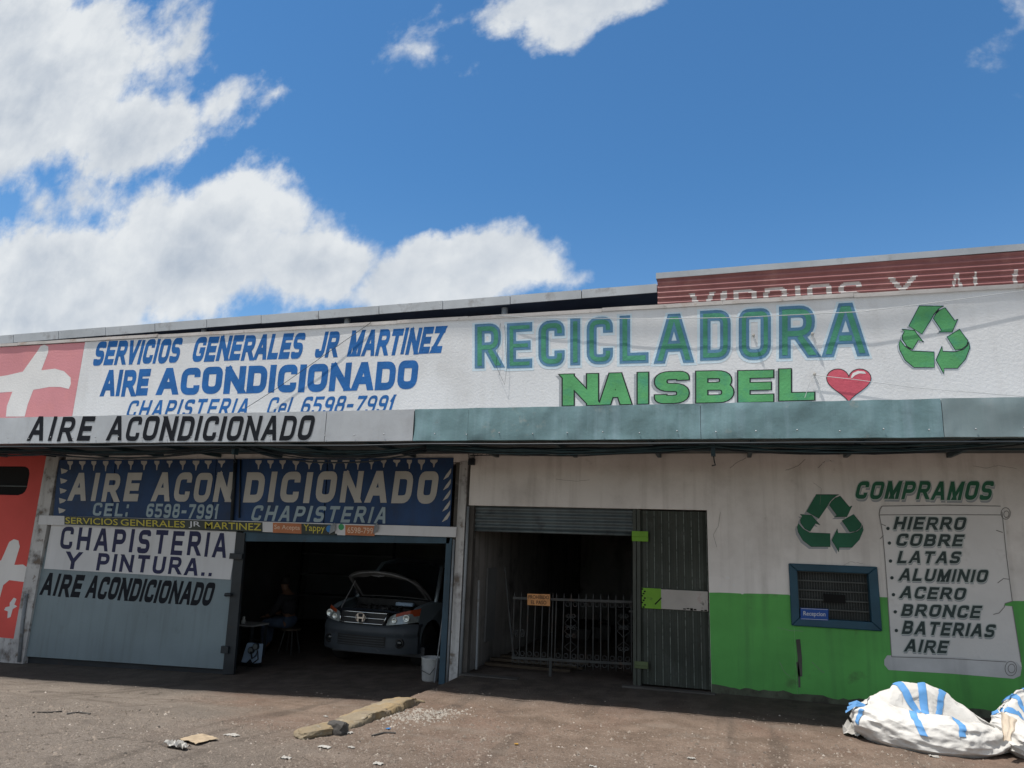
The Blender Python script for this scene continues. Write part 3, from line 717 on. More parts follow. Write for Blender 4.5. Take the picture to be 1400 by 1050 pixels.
for q, w_ in (([(1074, 643), (1083, 640), (1092, 636), (1101, 628)], 1.0), ([(1118, 640), (1124, 634), (1131, 628), (1138, 631)], 1.0), ([(1020, 626), (1008, 632), (998, 640)], .9), ([(640, 622), (700, 623), (724, 624)], .8),
                ([(1112, 660), (1123, 668), (1121, 690)], .5), ([(985, 700), (982, 720), (975, 731), (980, 748)], .6), ([(1150, 775), (1162, 768), (1180, 770)], .5), ([(1063, 858), (1080, 862), (1098, 863)], .6), ([(1110, 905), (1120, 915), (1127, 920)], .8), ([(1066, 905), (1072, 918), (1080, 925)], .7),
                ([(1330, 637), (1348, 640), (1365, 636), (1390, 641)], .6), ([(760, 655), (790, 658), (806, 656)], .5)):
    q2 = []
    for i in range(len(q) - 1):
        for k in range(5): q2.append((q[i][0] + (q[i + 1][0] - q[i][0]) * k / 5 + .7 * fbm((q[i][0] + k, 1, 0)), q[i][1] + (q[i + 1][1] - q[i][1]) * k / 5 + 1.3 * fbm((q[i][1] + k * 2.3, 5, 0))))
    wall_stroke(b, q2 + [q[-1]], w_ * .65, off=.0038)
b.build('crack', 'ink_grey', shop)
b = MB()
for (x, y, r) in ((1131, 629, 4), (1139, 631, 2.5), (1126, 634, 2), (995, 790, 3), (1003, 800, 2), (984, 801, 2.4), (1080, 812, 2.5), (1015, 811, 2.2)):
    wall_poly(b, [(x + r * (1 + .5 * fbm((x, a, 0))) * math.cos(a * PI / 5), y + r * .7 * (1 + .5 * fbm((a, y, 3))) * math.sin(a * PI / 5)) for a in range(10)], off=.0045)
b.build('flaked_patch', 'paint_white', shop)
# interior
b = MB()
b.box((DL - 0.16, T, -0.3), (DL, 8.5, 3.1)); b.box((5.0, T, -.3), (5.16, 8.5, 3.1)); b.box((DL, 8.5, -.3), (5.0, 8.66, 3.1))
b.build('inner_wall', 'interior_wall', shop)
MB().box((DL - .16, T, 3.1), (5.16, 8.66, 3.25)).build('ceiling', 'interior_dark', shop)
MB().box((-3.7, T, 4.55), (9, ROOFB, 4.7)).build('flat_roof', 'roof_dark', shop)
b = MB(); b.box((9, T, -.4), (9.18, ROOFB, TOPZ)); b.box((-3.7, ROOFB, -.4), (9.18, ROOFB + .18, TOPZ)); b.build('rear_wall', 'white_lower', shop)
# sill / threshold
b = MB()
b.box((DL + 0.02, -0.16, -0.3), (-2.75, 0.0, -0.095)); b.build('threshold', 'grime', shop, bevel=0.01)
b = MB(); b.box((-1.35, -0.12, -0.3), (DR + .05, 0.0, -0.062)); b.build('threshold', 'grime', shop, bevel=0.01)
# parapet coping in weathered lengths
def coping(parent, x0, x1):
    b = MB(); x = x0; k = 0
    while x < x1 - 0.05:
        xe = min(x + random.uniform(1.6, 3.2), x1); dz = random.uniform(-.008, .012); dy = random.uniform(-.008, .006)
        n = 8
        for i in range(n):
            a, c = x + (xe - x) * i / n, x + (xe - x) * (i + 1) / n
            za = TOPZ + dz + 0.006 * fbm((a * 2, 1, 0)); zc = TOPZ + dz + 0.006 * fbm((c * 2, 1, 0))
            ya, yc = -0.022 + dy + 0.006 * fbm((a * 3, 7, 0)), -0.022 + dy + 0.006 * fbm((c * 3, 7, 0))
            b.hexa([(a, ya, za), (c, yc, zc), (c, .24, zc), (a, .24, za), (a, ya, za + .055), (c, yc, zc + .055), (c, .24, zc + .055), (a, .24, za + .055)])
        x = xe + 0.004
    return b.build('coping', 'cap_stone', parent)
coping(shop, XM, 9)

# lettering of the recycling shop
TL_, BL_ = ((648, 444), (1182, 413)), ((648, 504.5), (1186, 487))
SP = [(649, 686), (693, 728), (736, 772), (779.5, 793), (802, 838), (847, 887), (896, 947), (957, 999), (1010, 1054), (1065, 1116), (1126, 1186)]
b = MB()
paint_word(b, 'RECICLADORA', 0, 0, TL_, BL_, t=.215, spans=SP, off=.0012, grow=.045, mi=0, shift=(-.6, .8))
paint_word(b, 'RECICLADORA', 0, 0, TL_, BL_, t=.215, spans=SP, off=.0034, mi=1)
sp2 = SP
lay = MB()
paint_word(b, 'RECICLADORA', 0, 0, TL_, BL_, t=.215, spans=SP, off=.0056, grow=-.062, mi=2)
b.build('painted_lettering', ['halo', 'steel_blue', 'teal_green'], shop, label='large condensed blue block letters with green cores, shop name upper line')
NT, NB = ((769, 512), (1114, 504)), ((769, 555), (1114, 547.5))
SPN = [(769, 818), (820.6, 862), (871, 887), (895, 942), (951.5, 1003), (1009, 1058), (1065, 1114)]
b = MB()
paint_word(b, 'NAISBEL', 0, 0, NT, NB, t=.235, ax=1.55, spans=SPN, off=.0012, mi=0, shift=(-4, 2.5), grow=.01)
paint_word(b, 'NAISBEL', 0, 0, NT, NB, t=.235, ax=1.55, spans=SPN, off=.0034, mi=1, grow=.02)
paint_word(b, 'NAISBEL', 0, 0, NT, NB, t=.235, ax=1.55, spans=SPN, off=.0056, mi=2, grow=-.008)
b.build('painted_lettering', ['grey_shadow_paint', 'outline', 'leaf_green'], shop, label='wide bright green letters with black outline and grey drop shadow')
# recycling symbols
SYM = [[(490, 140), (760, 143), (705, 172), (655, 222), (622, 278), (520, 428), (372, 345)],
       [(775, 158), (885, 290), (918, 275), (855, 408), (706, 408), (735, 388), (645, 268), (670, 225), (715, 185)],
       [(937, 378), (1032, 495), (1018, 540), (965, 578), (890, 590), (797, 455)],
       [(1040, 505), (1053, 565), (1005, 680), (915, 775), (765, 775), (760, 828), (675, 688), (742, 550), (752, 602), (890, 605), (980, 582), (1030, 538)],
       [(275, 485), (330, 550), (410, 597), (655, 608), (658, 766), (430, 766), (330, 690), (272, 590), (262, 530)],
       [(297, 378), (435, 388), (535, 507), (480, 487), (415, 583), (355, 552), (302, 482), (298, 445), (322, 400)]]
def symbol(fx, fy, mats, shift, lw, name, label):
    b = MB()
    for pl in SYM:
        q = [(fx(x), fy(y)) for x, y in pl]
        wall_poly(b, [(x + shift[0], y + shift[1]) for x, y in q], off=.0012, mi=0)
        wall_stroke(b, q, lw * 2.6, off=.0022, mi=3, closed=True)
        wall_poly(b, q, off=.0034, mi=1)
        wall_stroke(b, q, lw, off=.0045, mi=2, closed=True)
    return b.build(name, mats, shop, label=label)
symbol(lambda x: 1000 + (795 + (x - 262) * (1145 - 805) / (1052 - 262) + 6) / 3.5, lambda y: 320 + (343 + (y - 140) * (668 - 343) / (828 - 140)) / 3.5,
       ['grey_shadow_paint', 'leaf_green', 'outline', 'halo'], (-2.4, 2.2), 1.1, 'recycling_symbol', 'bright green three-arrow recycling symbol in the sun beside the shop name')
symbol(lambda x: 1060 + x / 8.75, lambda y: 660 + y / 8.75, ['grey_shadow_paint', 'dark_green_letter', 'outline', 'pale_edge'], (-3, 3), 0.5, 'recycling_symbol', 'dark green three-arrow recycling symbol in the shade above the window')
# heart
b = MB()
hp = []
for i in range(48):
    a = 2 * PI * i / 48; x = 16 * math.sin(a) ** 3; y = 13 * math.cos(a) - 5 * math.cos(2 * a) - 2 * math.cos(3 * a) - math.cos(4 * a)
    hp.append((1160.5 + x * 30.5 / 16, 523.5 - y * 25 / 15.5 + 0))
wall_poly(b, [(x + 1.2, y + 1.5) for x, y in hp], off=.0012, mi=2); wall_poly(b, hp, off=.0034, mi=0); wall_stroke(b, hp, 1.0, off=.0042, mi=1, closed=True)
wall_poly(b, [(1163, 516), (1166, 510), (1173, 507), (1182, 508), (1184, 511), (1175, 510.5), (1169, 513), (1165, 517)], off=.005, mi=3)
b.build('painted_heart', ['heart_red', 'outline', 'halo', 'paint_white'], shop, label='red heart with a white highlight')
# buying list
b = MB()
paint_word(b, 'COMPRAMOS', 1168, 1354, ((1168, 658), (1358, 658)), ((1168, 682), (1358, 684)), t=.22, gap=.2, slant=6, off=.0012, mi=0, shift=(1, 3), grow=.03)
paint_word(b, 'COMPRAMOS', 1168, 1354, ((1168, 658), (1358, 658)), ((1168, 682), (1358, 684)), t=.22, gap=.2, slant=6, off=.0034, mi=1, grow=.05)
paint_word(b, 'COMPRAMOS', 1168, 1354, ((1168, 658), (1358, 658)), ((1168, 682), (1358, 684)), t=.22, gap=.2, slant=6, off=.0056, mi=2)
b.build('painted_lettering', ['grey_shadow_paint', 'pale_edge', 'dark_green_letter'], shop, label='dark green slanted heading above the painted scroll')
b = MB()
main = [(1206, 692), (1365, 692), (1374, 700), (1378, 760), (1384.5, 822), (1374, 825), (1373, 828), (1384, 829), (1389, 860), (1397, 912), (1219, 900), (1214, 820), (1210, 765), (1207, 730), (1202, 703)]
wall_poly(b, main, off=.0042, mi=0)
roll = [(1213, 896), (1300, 898), (1378, 903), (1390, 905), (1397, 913), (1395, 924), (1386, 928), (1300, 921), (1215, 916), (1209, 909), (1209, 902)]
wall_poly(b, roll, off=.0056, mi=1)
for s in ([(1206, 692), (1290, 690.5), (1368, 692)], [(1203, 704), (1260, 703.5), (1369, 704)], [(1202, 703), (1203, 696), (1206, 692)], [(1202, 703), (1207, 730), (1210, 765), (1214, 820), (1219, 898)],
          [(1370, 700), (1376, 760), (1384, 822)], [(1384, 822), (1374, 825), (1373, 829)], [(1384, 829), (1389, 860), (1396, 905)], [(1219, 898), (1300, 900.5), (1376, 905)],
          [(1204, 716), (1211, 719)], [(1208, 732), (1203, 737)], [(1380, 792), (1372, 791), (1364, 797)], [(1374, 829), (1366, 838), (1358, 840)], [(1371, 728), (1362, 725)]):
    wall_stroke(b, s, 1.1, off=.0066, mi=2)
for (cx, cy, r) in ((1375, 702, 8), (1376, 703, 4.5), (1382, 914, 10), (1383, 914, 6)):
    wall_stroke(b, [(cx + r * .8 * math.cos(a * .4), cy + r * math.sin(a * .4)) for a in range(16)], 1.0, off=.0066, mi=2, closed=True)
b.build('painted_scroll', ['scroll_paper', 'scroll_roll', 'ink_grey'], shop, label='painted paper scroll with curled ends')
b = MB()
rows = [('HIERRO', 1221, 1318, 706.5, 724, 707, 724.5), ('COBRE', 1224, 1315, 729.5, 746.5, 730.5, 747), ('LATAS', 1226, 1311, 753, 770, 754, 770.5), ('ALUMINIO', 1228.5, 1348, 777, 794, 779, 796.5),
        ('ACERO', 1229.5, 1318, 801, 818, 804, 820.5), ('BRONCE', 1231.5, 1339, 825.5, 842, 828, 845.5), ('BATERIAS', 1232.5, 1358, 848.5, 867, 853.5, 871.5), ('AIRE', 1236, 1294, 873.5, 891, 876, 893.5)]
for (tx, x0, x1, t0, b0, t1, b1) in rows:
    kw = dict(t=.215, gap=.21, slant=4.5)
    g1, g2 = ((x0, t0), (x1, t1)), ((x0, b0), (x1, b1))
    paint_word(b, tx, x0, x1, g1, g2, off=.0075, mi=0, shift=(.6, 2.2), grow=.02, **kw); paint_word(b, tx, x0, x1, g1, g2, off=.0090, mi=1, grow=.06, **kw)
    paint_word(b, tx, x0, x1, g1, g2, off=.0110, mi=2, **kw)
for (x, y) in ((1214, 722.5), (1216, 742.5), (1217.5, 767), (1219.5, 790), (1221.5, 813), (1224, 836.5), (1225.5, 862)):
    wall_poly(b, [(x + 2.4 * math.cos(a * PI / 5), y + 2.4 * math.sin(a * PI / 5)) for a in range(10)], off=.0110, mi=2)
b.build('painted_lettering', ['grey_shadow_paint', 'pale_edge', 'slate_letter'], shop, label='grey list of metals bought, lettered on the painted scroll')
# window
fq = [W(1082, 771), W(1197, 775), W(1204.5, 859.5), W(1085.5, 855)]
win = MB()
o4 = [(WX0 - .03, WZ0 - .03), (WX1 + .03, WZ0 - .03), (WX1 + .03, WZ1 + .02), (WX0 - .03, WZ1 + .02)]
i4 = [(WX0 + .07, WZ0 + .07), (WX1 - .08, WZ0 + .07), (WX1 - .08, WZ1 - .07), (WX0 + .07, WZ1 - .07)]
for k in range(4):
    (a, c), (d, e) = (o4[k], o4[(k + 1) % 4]), (i4[(k + 1) % 4], i4[k])
    pts = [a, c, d, e]
    win.hexa([(p[0], -.035, p[1]) for p in pts] + [(p[0], .09, p[1]) for p in pts])
window = win.build('window', 'window_frame_blue', shop, bevel=0.012, label='barred service window in a dark blue steel frame')
b = MB(); b.box((WX0 + .03, .085, WZ0 + .03), (WX1 - .03, .10, WZ1 - .03)); b.build('mesh_screen', 'mesh_black', window)
b = MB()
for k in range(5):
    z = WZ0 + .07 + (WZ1 - WZ0 - .14) * (k + .5) / 5 + .055
    b.box((WX0 + .07, .05, z - .010), (WX1 - .08, .075, z + .006))
for k in range(26):
    x = WX0 + .08 + (WX1 - WX0 - .17) * k / 25
    b.box((x - .0025, .068, WZ0 + .07), (x + .0025, .073, WZ1 - .07))
b.build('louvre', 'slat', window)
b = MB(); xa = WX0 + .37; b.box((xa, .03, WZ0 + .27), (xa + .25, .048, WZ0 + .37)); b.build('service_hatch', 'black_void', window)
# roller shutter, half rolled
b = MB()
x0, x1 = DL + .06, -1.14; zt, zbm = DT, W(760, 726).z
n = 24
prof = [(0.09 + .018 * math.cos(k / n * 4 * 2 * PI), zt - (zt - zbm) * k / n) for k in range(n + 1)]
b.add([(x, y, z) for (y, z) in prof for x in (x0, x1)], [(2 * k, 2 * k + 1, 2 * k + 3, 2 * k + 2) for k in range(n)])
b.box((x0, .07, zbm - .035), (x1, .12, zbm))
b.build('roller_shutter', 'shutter', shop, label='grey roller shutter rolled almost fully up', smooth=True)
b = MB(); b.box((DL, .02, -.1), (DL + .06, .14, DT)); b.build('shutter_rail', 'grime', shop)
# folding door
fold = MB()
x0, x1 = W(874, 800).x, DR - .015; zf0, zf1 = -.05, DT - .02; nf = 9; zs0, zs1 = W(920, 834).z, W(920, 806).z
def fold_y(x):
    u = (x - x0) / (x1 - x0) * nf; u -= math.floor(u)
    return 0.055 + 0.035 * abs(2 * u - 1) ** 0.8
nxx = nf * 10; zz = [zf0, zs0, zs0 + .001, zs1, zs1 + .001, zf1]
vs = []; fs = []
for z in zz:
    for i in range(nxx + 1):
        x = x0 + (x1 - x0) * i / nxx; vs.append((x, fold_y(x), z))
w = nxx + 1
fm = []
for j in range(5):
    for i in range(nxx):
        if j in (1, 3): pass
        fs.append((j * w + i, j * w + i + 1, (j + 1) * w + i + 1, (j + 1) * w + i)); fm.append(0)
fold.add(vs, fs)
leaf = fold.build('folding_door', 'folding_green', shop, label='dark green folding metal door with a pale painted stripe')
b = MB()
for i in range(nf + 1):
    x = x0 + (x1 - x0) * i / nf
    for (za, zc) in ((zf0, zs0 - .01), (zs1 + .01, zf1)): b.box((x - .005, fold_y(x) - .046 + .03, za), (x + .005, fold_y(x) - .03 + .03, zc))
b.build('fold_edge', 'fold_ridge', leaf)
b = MB(); xs_ = x0 + (x1 - x0) * .32
b.box((x0 + .03, .040, zs0), (xs_, .05, zs1), 1); b.box((xs_, .041, zs0 + .004), (x1, .05, zs1 - .006), 0)
for k in range(9):
    px_, pz_ = x0 + .05 + .02 * math.sin(k * 2.1), zs0 + (zs1 - zs0) * (k + .5) / 9
    b.box((px_ - .012, .0385, pz_ - .012), (px_ + .015, .0396, pz_ + .008), 2)
b.add([(xs_ - .09, .0385, zs0 + .06), (xs_ - .075, .0385, zs0 + .05), (xs_ + .01, .0385, zs0 + .14), (xs_, .0385, zs0 + .15)], [(0, 1, 2, 3)], 2)
for k in range(7): b.box((x1 - .32 + k * .045, .0385, zs0 + .012 + .008 * math.sin(k * 2)), (x1 - .285 + k * .045, .0396, zs0 + .026 + .008 * math.sin(k)), 2)
b.build('door_stripe', ['stripe_white', 'lime', 'black_void'], leaf)
b = MB(); b.box((x0 - .09, .03, -.07), (x0 - .045, .13, DT)); b.box((x0 - .035, .03, -.07), (x0 + .012, .12, DT - .003)); b.build('door_post', 'folding_green', leaf)
b = MB(); b.box((x0 - .10, .01, W(870, 740).z), (x0 + .12, .035, W(870, 726).z)); b.box((x0 - .10, .004, W(870, 734).z), (x0 + .12, .012, W(870, 733).z)); b.build('lock_plate', 'lime', leaf, label='bright lime lock plate near the top', bevel=.004)
b = MB(); b.box((x0 - .07, .01, W(870, 914).z), (x0 + .11, .035, W(870, 904).z)); b.box((x0 - .07, .004, W(870, 910).z), (x0 + .11, .012, W(870, 909).z)); b.build('lock_plate', 'dull_lime', leaf, label='dull olive lock plate near the floor', bevel=.004)

# --- workshop on the left
ws = thing('car_workshop', 'white fronted car body and air conditioning workshop with blue sign panel and grey gate', 'workshop', (-7.5, 0, -.45))
b = MB(); b.box((XR, 0, 3.2), (XM, T, TOPZ)); b.build('parapet_wall', 'white_wall', ws, label='sunlit white upper wall with blue lettering')
PX0, PX1 = W(41, 760).x, W(59, 760).x
GX0, GX1 = W(612, 800).x, W(640, 800).x
b = MB(); b.box((XR, 0.02, 2.83), (GX0, T, 3.2)); b.build('lintel', 'white_lower', ws)
coping(ws, XR, XM)
b = MB()
b.box((PX0, -.03, -.75), (PX1, .2, 3.2)); b.build('pilaster', 'pilaster', ws, label='dirty white pilaster beside the red building')
b = MB(); b.box((GX0 + .10, -.02, -.4), (GX1 - .09, .2, 2.86)); b.build('pilaster', 'pilaster', ws, label='stained white pilaster between the two doorways')
b = MB(); b.box((GX0 - .02, 0.0, 2.86), (DL - .02, .2, 3.2)); b.build('lintel', 'white_lower', ws)
b = MB(); b.box((GX0 - .06, .0, -.4), (GX0 + .03, .10, 1.75)); b.build('door_post', 'frame_blue', ws)
b = MB(); b.box((GX0 + .03, .02, -.4), (GX0 + .10, .18, 2.86)); b.box((GX1 - .09, .02, -.3), (DL, .18, 2.86)); b.build('jamb', 'grime', ws)
b = MB(); b.tube([(GX1 - .055, -.01, -.15), (GX1 - .05, -.01, 1.2), (GX1 - .052, -.01, 2.2)], .022, 8); b.tube([(GX0 + .07, -.01, -.3), (GX0 + .066, -.01, 1.72)], .018, 8); b.build('drain_pipe', 'pvc_grey', ws, smooth=True)
# blue sign panel in sheets
bq = [W(80, 629), W(621, 626), W(616, 721), W(73, 706)]
pan = MB(); ns = 4
cuts = [0, .17, .445, .72, 1]
for k in range(ns):
    a, c = cuts[k] + .0012, cuts[k + 1] - .0012
    q = [bq[0].lerp(bq[1], a), bq[0].lerp(bq[1], c), bq[3].lerp(bq[2], c), bq[3].lerp(bq[2], a)]
    dy = -.012 + .004 * (k % 2)
    pan.slab([Vector((p.x, dy, p.z)) for p in q], .02)
blue = pan.build('sign_panel', 'panel_blue', ws, label='dark blue sheet metal sign panel over the garage bay')
b = MB()
paint_word(b, 'AIRE', 93, 188, ((93, 647), (600, 644)), ((93, 685), (600, 688.5)), t=.25, gap=.30, slant=7, Y=-.013, mi=0)
paint_word(b, 'ACON', 207, 314, ((93, 647), (600, 644)), ((93, 685), (600, 688.5)), t=.25, gap=.2, slant=7, Y=-.013, mi=0)
paint_word(b, 'DICIONADO', 332, 595, ((93, 647), (600, 644)), ((93, 685), (600, 688.5)), t=.25, gap=.24, slant=6, Y=-.013, mi=0)
b.build('painted_lettering', ['panel_letter', 'panel_letter_blue'], blue, label='large pale grey slanted letters')
b = MB()
paint_word(b, 'CEL:', 126, 174, ((126, 687.5), (300, 689.5)), ((126, 705), (300, 710)), t=.2, gap=.24, slant=3, Y=-.013, mi=1)
paint_word(b, '6598-7991', 199, 297, ((126, 687.5), (300, 689.5)), ((126, 705), (300, 710)), t=.2, gap=.2, slant=3, Y=-.013, mi=1)
paint_word(b, 'CHAPISTERIA', 342, 526, ((342, 691), (532, 693)), ((342, 712), (532, 715.5)), t=.2, gap=.3, slant=6, Y=-.013, mi=1)
b.build('painted_lettering', ['panel_letter', 'panel_letter_blue'], blue, label='smaller bluish lettering and phone number')
b = MB(); rr = random.Random(3)
xx = 96
while xx < 606:
    if not 312 < xx < 336:
        y0 = 630.5 - (xx - 80) * .004; w_ = rr.uniform(3.4, 5); h_ = rr.uniform(9, 14)
        wall_poly(b, [(xx - w_, y0), (xx + w_, y0), (xx + w_ * .95, y0 + h_ * .25), (xx + w_ * .35, y0 + h_ * .5), (xx + .2, y0 + h_), (xx - .8, y0 + h_), (xx - w_ * .3, y0 + h_ * .5), (xx - w_, y0 + h_ * .25)], Y=-.013, off=.002)
    xx += rr.uniform(15.5, 18.5)
for k in range(5):
    y0 = 643 + k * 14.5
    wall_poly(b, [(613 - k * .4, y0 + 9), (606 - k * .5, y0 + 13), (610 - k * .4, y0 + 6), (617 - k * .4, y0 - 3), (616.5 - k * .4, y0 + 3)], Y=-.013, off=.002)
    y0 = 640 + k * 13.5
    wall_poly(b, [(83 - k * .8, y0), (93 - k * .8, y0 + 3), (90 - k * .8, y0 + 6), (84 - k * .8, y0 + 8)], Y=-.013, off=.002)
b.build('painted_border', 'panel_letter', blue, label='pale teardrop border painted along the panel edge')
b = MB(); b.tube([W(322, 628, -.04), W(320, 660, -.045), W(317, 712, -.04)], .028, 8); b.tube([W(329, 628, -.03), W(327, 708, -.03)], .012, 6)
b.build('conduit', 'cable_black', ws, smooth=True)
# plank across the gate head with printed strips
st = MB()
st.slab([W(54, 704.5, -.05), W(624, 720.5, -.05), W(623, 734.5, -.05), W(52, 717, -.05)], .03)
strip = st.build('name_board', 'sign_white', ws, label='white plank with printed strips across the bay head')
line_t = lambda x: 705.5 + (x - 89) * (714.0 - 705.5) / (358 - 89)
line_b = lambda x: 717.3 + (x - 89) * (727.2 - 717.3) / (358 - 89)
def sq(mb, x0, x1, mi, Y=-.05, off=.0012, t0=0, b0=0):
    wall_poly(mb, [(x0, line_t(x0) + t0), (x1, line_t(x1) + t0), (x1, line_b(x1) + b0), (x0, line_b(x0) + b0)], Y=Y, off=off, mi=mi)
b = MB()
sq(b, 88, 359, 0); sq(b, 359, 373, 1); sq(b, 373, 412, 2, b0=.5); sq(b, 412, 458, 0, b0=.5); sq(b, 461, 472, 1, b0=.5); sq(b, 472, 512, 2)
def pw(t, x0, x1, mi, p=.14):
    h = lambda x: (line_b(x) - line_t(x))
    print_word(b, t, (x0, line_t(x0) + h(x0) * p), (x1, line_t(x1) + h(x1) * p), (x1, line_b(x1) - h(x1) * p), (x0, line_b(x0) - h(x0) * p), -.05, .0026, mi)
pw('SERVICIOS', 89.5, 161, 3); pw('GENERALES', 165, 253, 3); pw('JR', 258, 274, 4); pw('MARTINEZ', 280, 357, 3)
pw('Se Acepta', 375, 410, 5, .2); pw('Yappy', 415, 444, 3, .06); pw('6598-799', 475, 510, 5, .2)
wall_poly(b, [(450 + 4.2 * math.cos(a * PI / 6), 723 + 4.8 * math.sin(a * PI / 6)) for a in range(12)], Y=-.05, off=.0026, mi=6)
wall_poly(b, [(466.5 + 4 * math.cos(a * PI / 6), 720.5 + 4.4 * math.sin(a * PI / 6)) for a in range(12)], Y=-.05, off=.0026, mi=7)
b.build('printed_strip', ['sign_black', 'sign_white', 'sign_orange', 'text_yellow', 'text_white', 'text_orange', 'logo_cyan', 'logo_green'], strip, label='yellow and white printed words on black and orange strips')
b = MB()
for (x, w_) in ((454, 8), (513, 6)):
    b.hexa([W(x - w_ / 2, 730, -.06), W(x + w_ / 2, 726, -.09), W(x + w_ / 2, 726, -.05), W(x - w_ / 2, 730, -.055), W(x - w_ / 2 + 2, 718, -.06), W(x + w_ / 2, 714.5, -.10), W(x + w_ / 2, 714.5, -.05), W(x - w_ / 2 + 2, 718, -.055)])
b.build('bent_bracket', 'pvc_grey', strip)
# grey gate leaf
gq = [W(72, 712, .01), W(333, 729, .01), W(305, 915, .01), W(29, 897, .01)]
g = MB(); g.slab(gq, .04)
gate = g.build('gate_leaf', 'gate_grey', ws, label='closed grey sheet metal gate leaf with signs')
b = MB(); b.slab([W(70.5, 715.5, .0), W(324.5, 727, .0), W(315, 792.5, .0), W(60, 777.5, .0)], .008); b.build('sign_board', 'sign_white', gate)
b = MB()
paint_word(b, 'CHAPISTERIA', 81, 308, ((81, 720), (312, 728.5)), ((81, 750.5), (312, 762.5)), t=.2, gap=.3, slant=4.5, Y=-.001)
paint_word(b, 'Y', 88, 108, ((81, 753), (312, 765)), ((81, 777), (312, 789)), t=.2, slant=4, Y=-.001)
b.build('painted_lettering', 'navy_letter', gate, label='navy block letters on the white board, first line and the letter Y')
b = MB()
paint_word(b, 'PINTURA..', 131, 289, ((81, 753.5), (312, 765)), ((81, 777.5), (312, 789)), t=.21, gap=.26, slant=4, Y=-.001)
b.build('painted_lettering', 'navy_letter', gate, label='navy block letters on the white board, lower line')
b = MB()
paint_word(b, 'AIRE', 54, 108, ((60, 783), (295, 797)), ((53, 813.5), (295, 829.5)), t=.24, gap=.2, slant=9, Y=.01)
paint_word(b, 'ACONDICIONADO', 116, 287, ((60, 783), (295, 797)), ((53, 813.5), (295, 829.5)), t=.24, gap=.12, slant=9, Y=.01)
b.build('painted_lettering', 'black_letter', gate, label='black slanted brush letters')
b = MB()
b.slab([W(323, 727, -.02), W(335, 729, -.02), W(319, 922, -.02), W(304, 922, -.02)], .05); b.build('gate_frame', 'frame_dark', gate)
b = MB(); b.box(tuple(W(313, 764, -.08)), tuple(Vector(W(331, 757, -.08)) + Vector((0, .06, 0)))); b.tube([W(308, 813, -.05), W(316, 813, -.06)], .03, 8); b.box(tuple(W(301, 893, -.06)), tuple(Vector(W(312, 884, -.06)) + Vector((0, .05, 0)))); b.build('latch', 'frame_dark', gate, bevel=.005)
b = MB(); b.slab([W(29, 897.5, .06), W(305, 915.5, .06), W(304, 930, .06), W(24, 912, .06)], .03); b.build('gap_shade_strip', 'frame_dark', gate)  # dark sheet standing in for the shaded gap below the gate leaf
b = MB(); b.slab([W(333, 727, .0), W(616, 734, .0), W(614, 743, .0), W(332, 740, .0)], .08); b.build('door_header', 'frame_blue', ws)
# lettering on the sunlit parapet
b = MB()
t1, b1 = ((134, 467), (611, 446)), ((126, 500), (607, 483))
for (tx, a, c) in (('SERVICIOS', 126, 243), ('GENERALES', 261, 411), ('JR', 429, 459), ('MARTINEZ', 474, 603)):
    paint_word(b, tx, a, c, t1, b1, t=.255, gap=.10, slant=8)
b.build('painted_lettering', 'blue_letter', ws, label='upper line of narrow blue letters')
b = MB()
t1, b1 = ((137, 506.5), (573, 492.5)), ((137, 542.5), (573, 532))
paint_word(b, 'AIRE', 137, 201, t1, b1, t=.27, gap=.10, slant=6); paint_word(b, 'ACONDICIONADO', 214, 569, t1, b1, t=.27, gap=.10, slant=4)
b.build('painted_lettering', 'blue_letter', ws, label='middle line of wide blue letters')
b = MB()
t1, b1 = ((171, 548), (543, 539.5)), ((171, 571.5), (543, 564.5))
paint_word(b, 'CHAPISTERIA', 171, 336, t1, b1, t=.19, gap=.24, slant=8); paint_word(b, 'Cel.', 363, 399, t1, b1, t=.16, gap=.16, slant=8); paint_word(b, '6598-7991', 409, 535, t1, b1, t=.18, gap=.17, slant=8)
b.build('painted_lettering', 'blue_letter', ws, label='lower line of blue letters and a phone number, half hidden by the awning')
# interior of the workshop
b = MB()
b.box((-11.7, T, -.7), (-11.5, 8.5, 3.1)); b.box((GX1 - .1, T, -.3), (DL - .17, 8.5, 3.1)); b.box((-11.5, 8.5, -.7), (GX1, 8.66, 3.1))
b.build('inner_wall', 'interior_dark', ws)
MB().box((-11.7, T, 3.1), (GX1, 8.66, 3.25)).build('ceiling', 'interior_dark', ws)
MB().box((-20, T, 4.55), (-3.72, ROOFB, 4.7)).build('flat_roof', 'roof_dark', ws)
MB().box((-11.8, ROOFB, -.8), (-3.72, ROOFB + .18, TOPZ)).build('rear_wall', 'white_lower', ws)
b = MB(); b.box((-9.2, 8.40, 1.55), (-6.7, 8.49, 2.6)); b.box((-6.2, 8.42, .3), (-4.4, 8.48, 2.6)); b.build('wall_board', 'board', ws)

# --- red building
red = thing('red_building', 'red painted neighbouring building with white brushed emblem and small dark window', 'building', (-13.5, 0, -.65))
b = MB(); b.box((-20, 0, 3.2), (XR - .004, T, TOPZ - .01)); b.build('parapet_wall', 'red_wall', red, label='pale pinkish red upper wall')
coping(red, -20, XR - .004)
wq = [W(-60, 634), W(41, 638), W(41, 677), W(-60, 678)]
wx1, wz0, wz1 = W(40, 650).x, W(20, 677).z, W(20, 637).z
b = MB(); b.box((-20, 0, wz1), (PX0 - .01, T, 3.2)); b.box((-20, 0, -.22), (PX0 - .01, T, wz0)); b.box((wx1, 0, wz0), (PX0 - .01, T, wz1)); b.box((-20, 0, wz0), (-15.5, T, wz1)); b.build('wall', 'red_lower', red)
b = MB(); b.box((-20, -.02, -.9), (PX0 - .01, T, -.22)); b.build('plinth', 'pilaster', red)
b = MB()
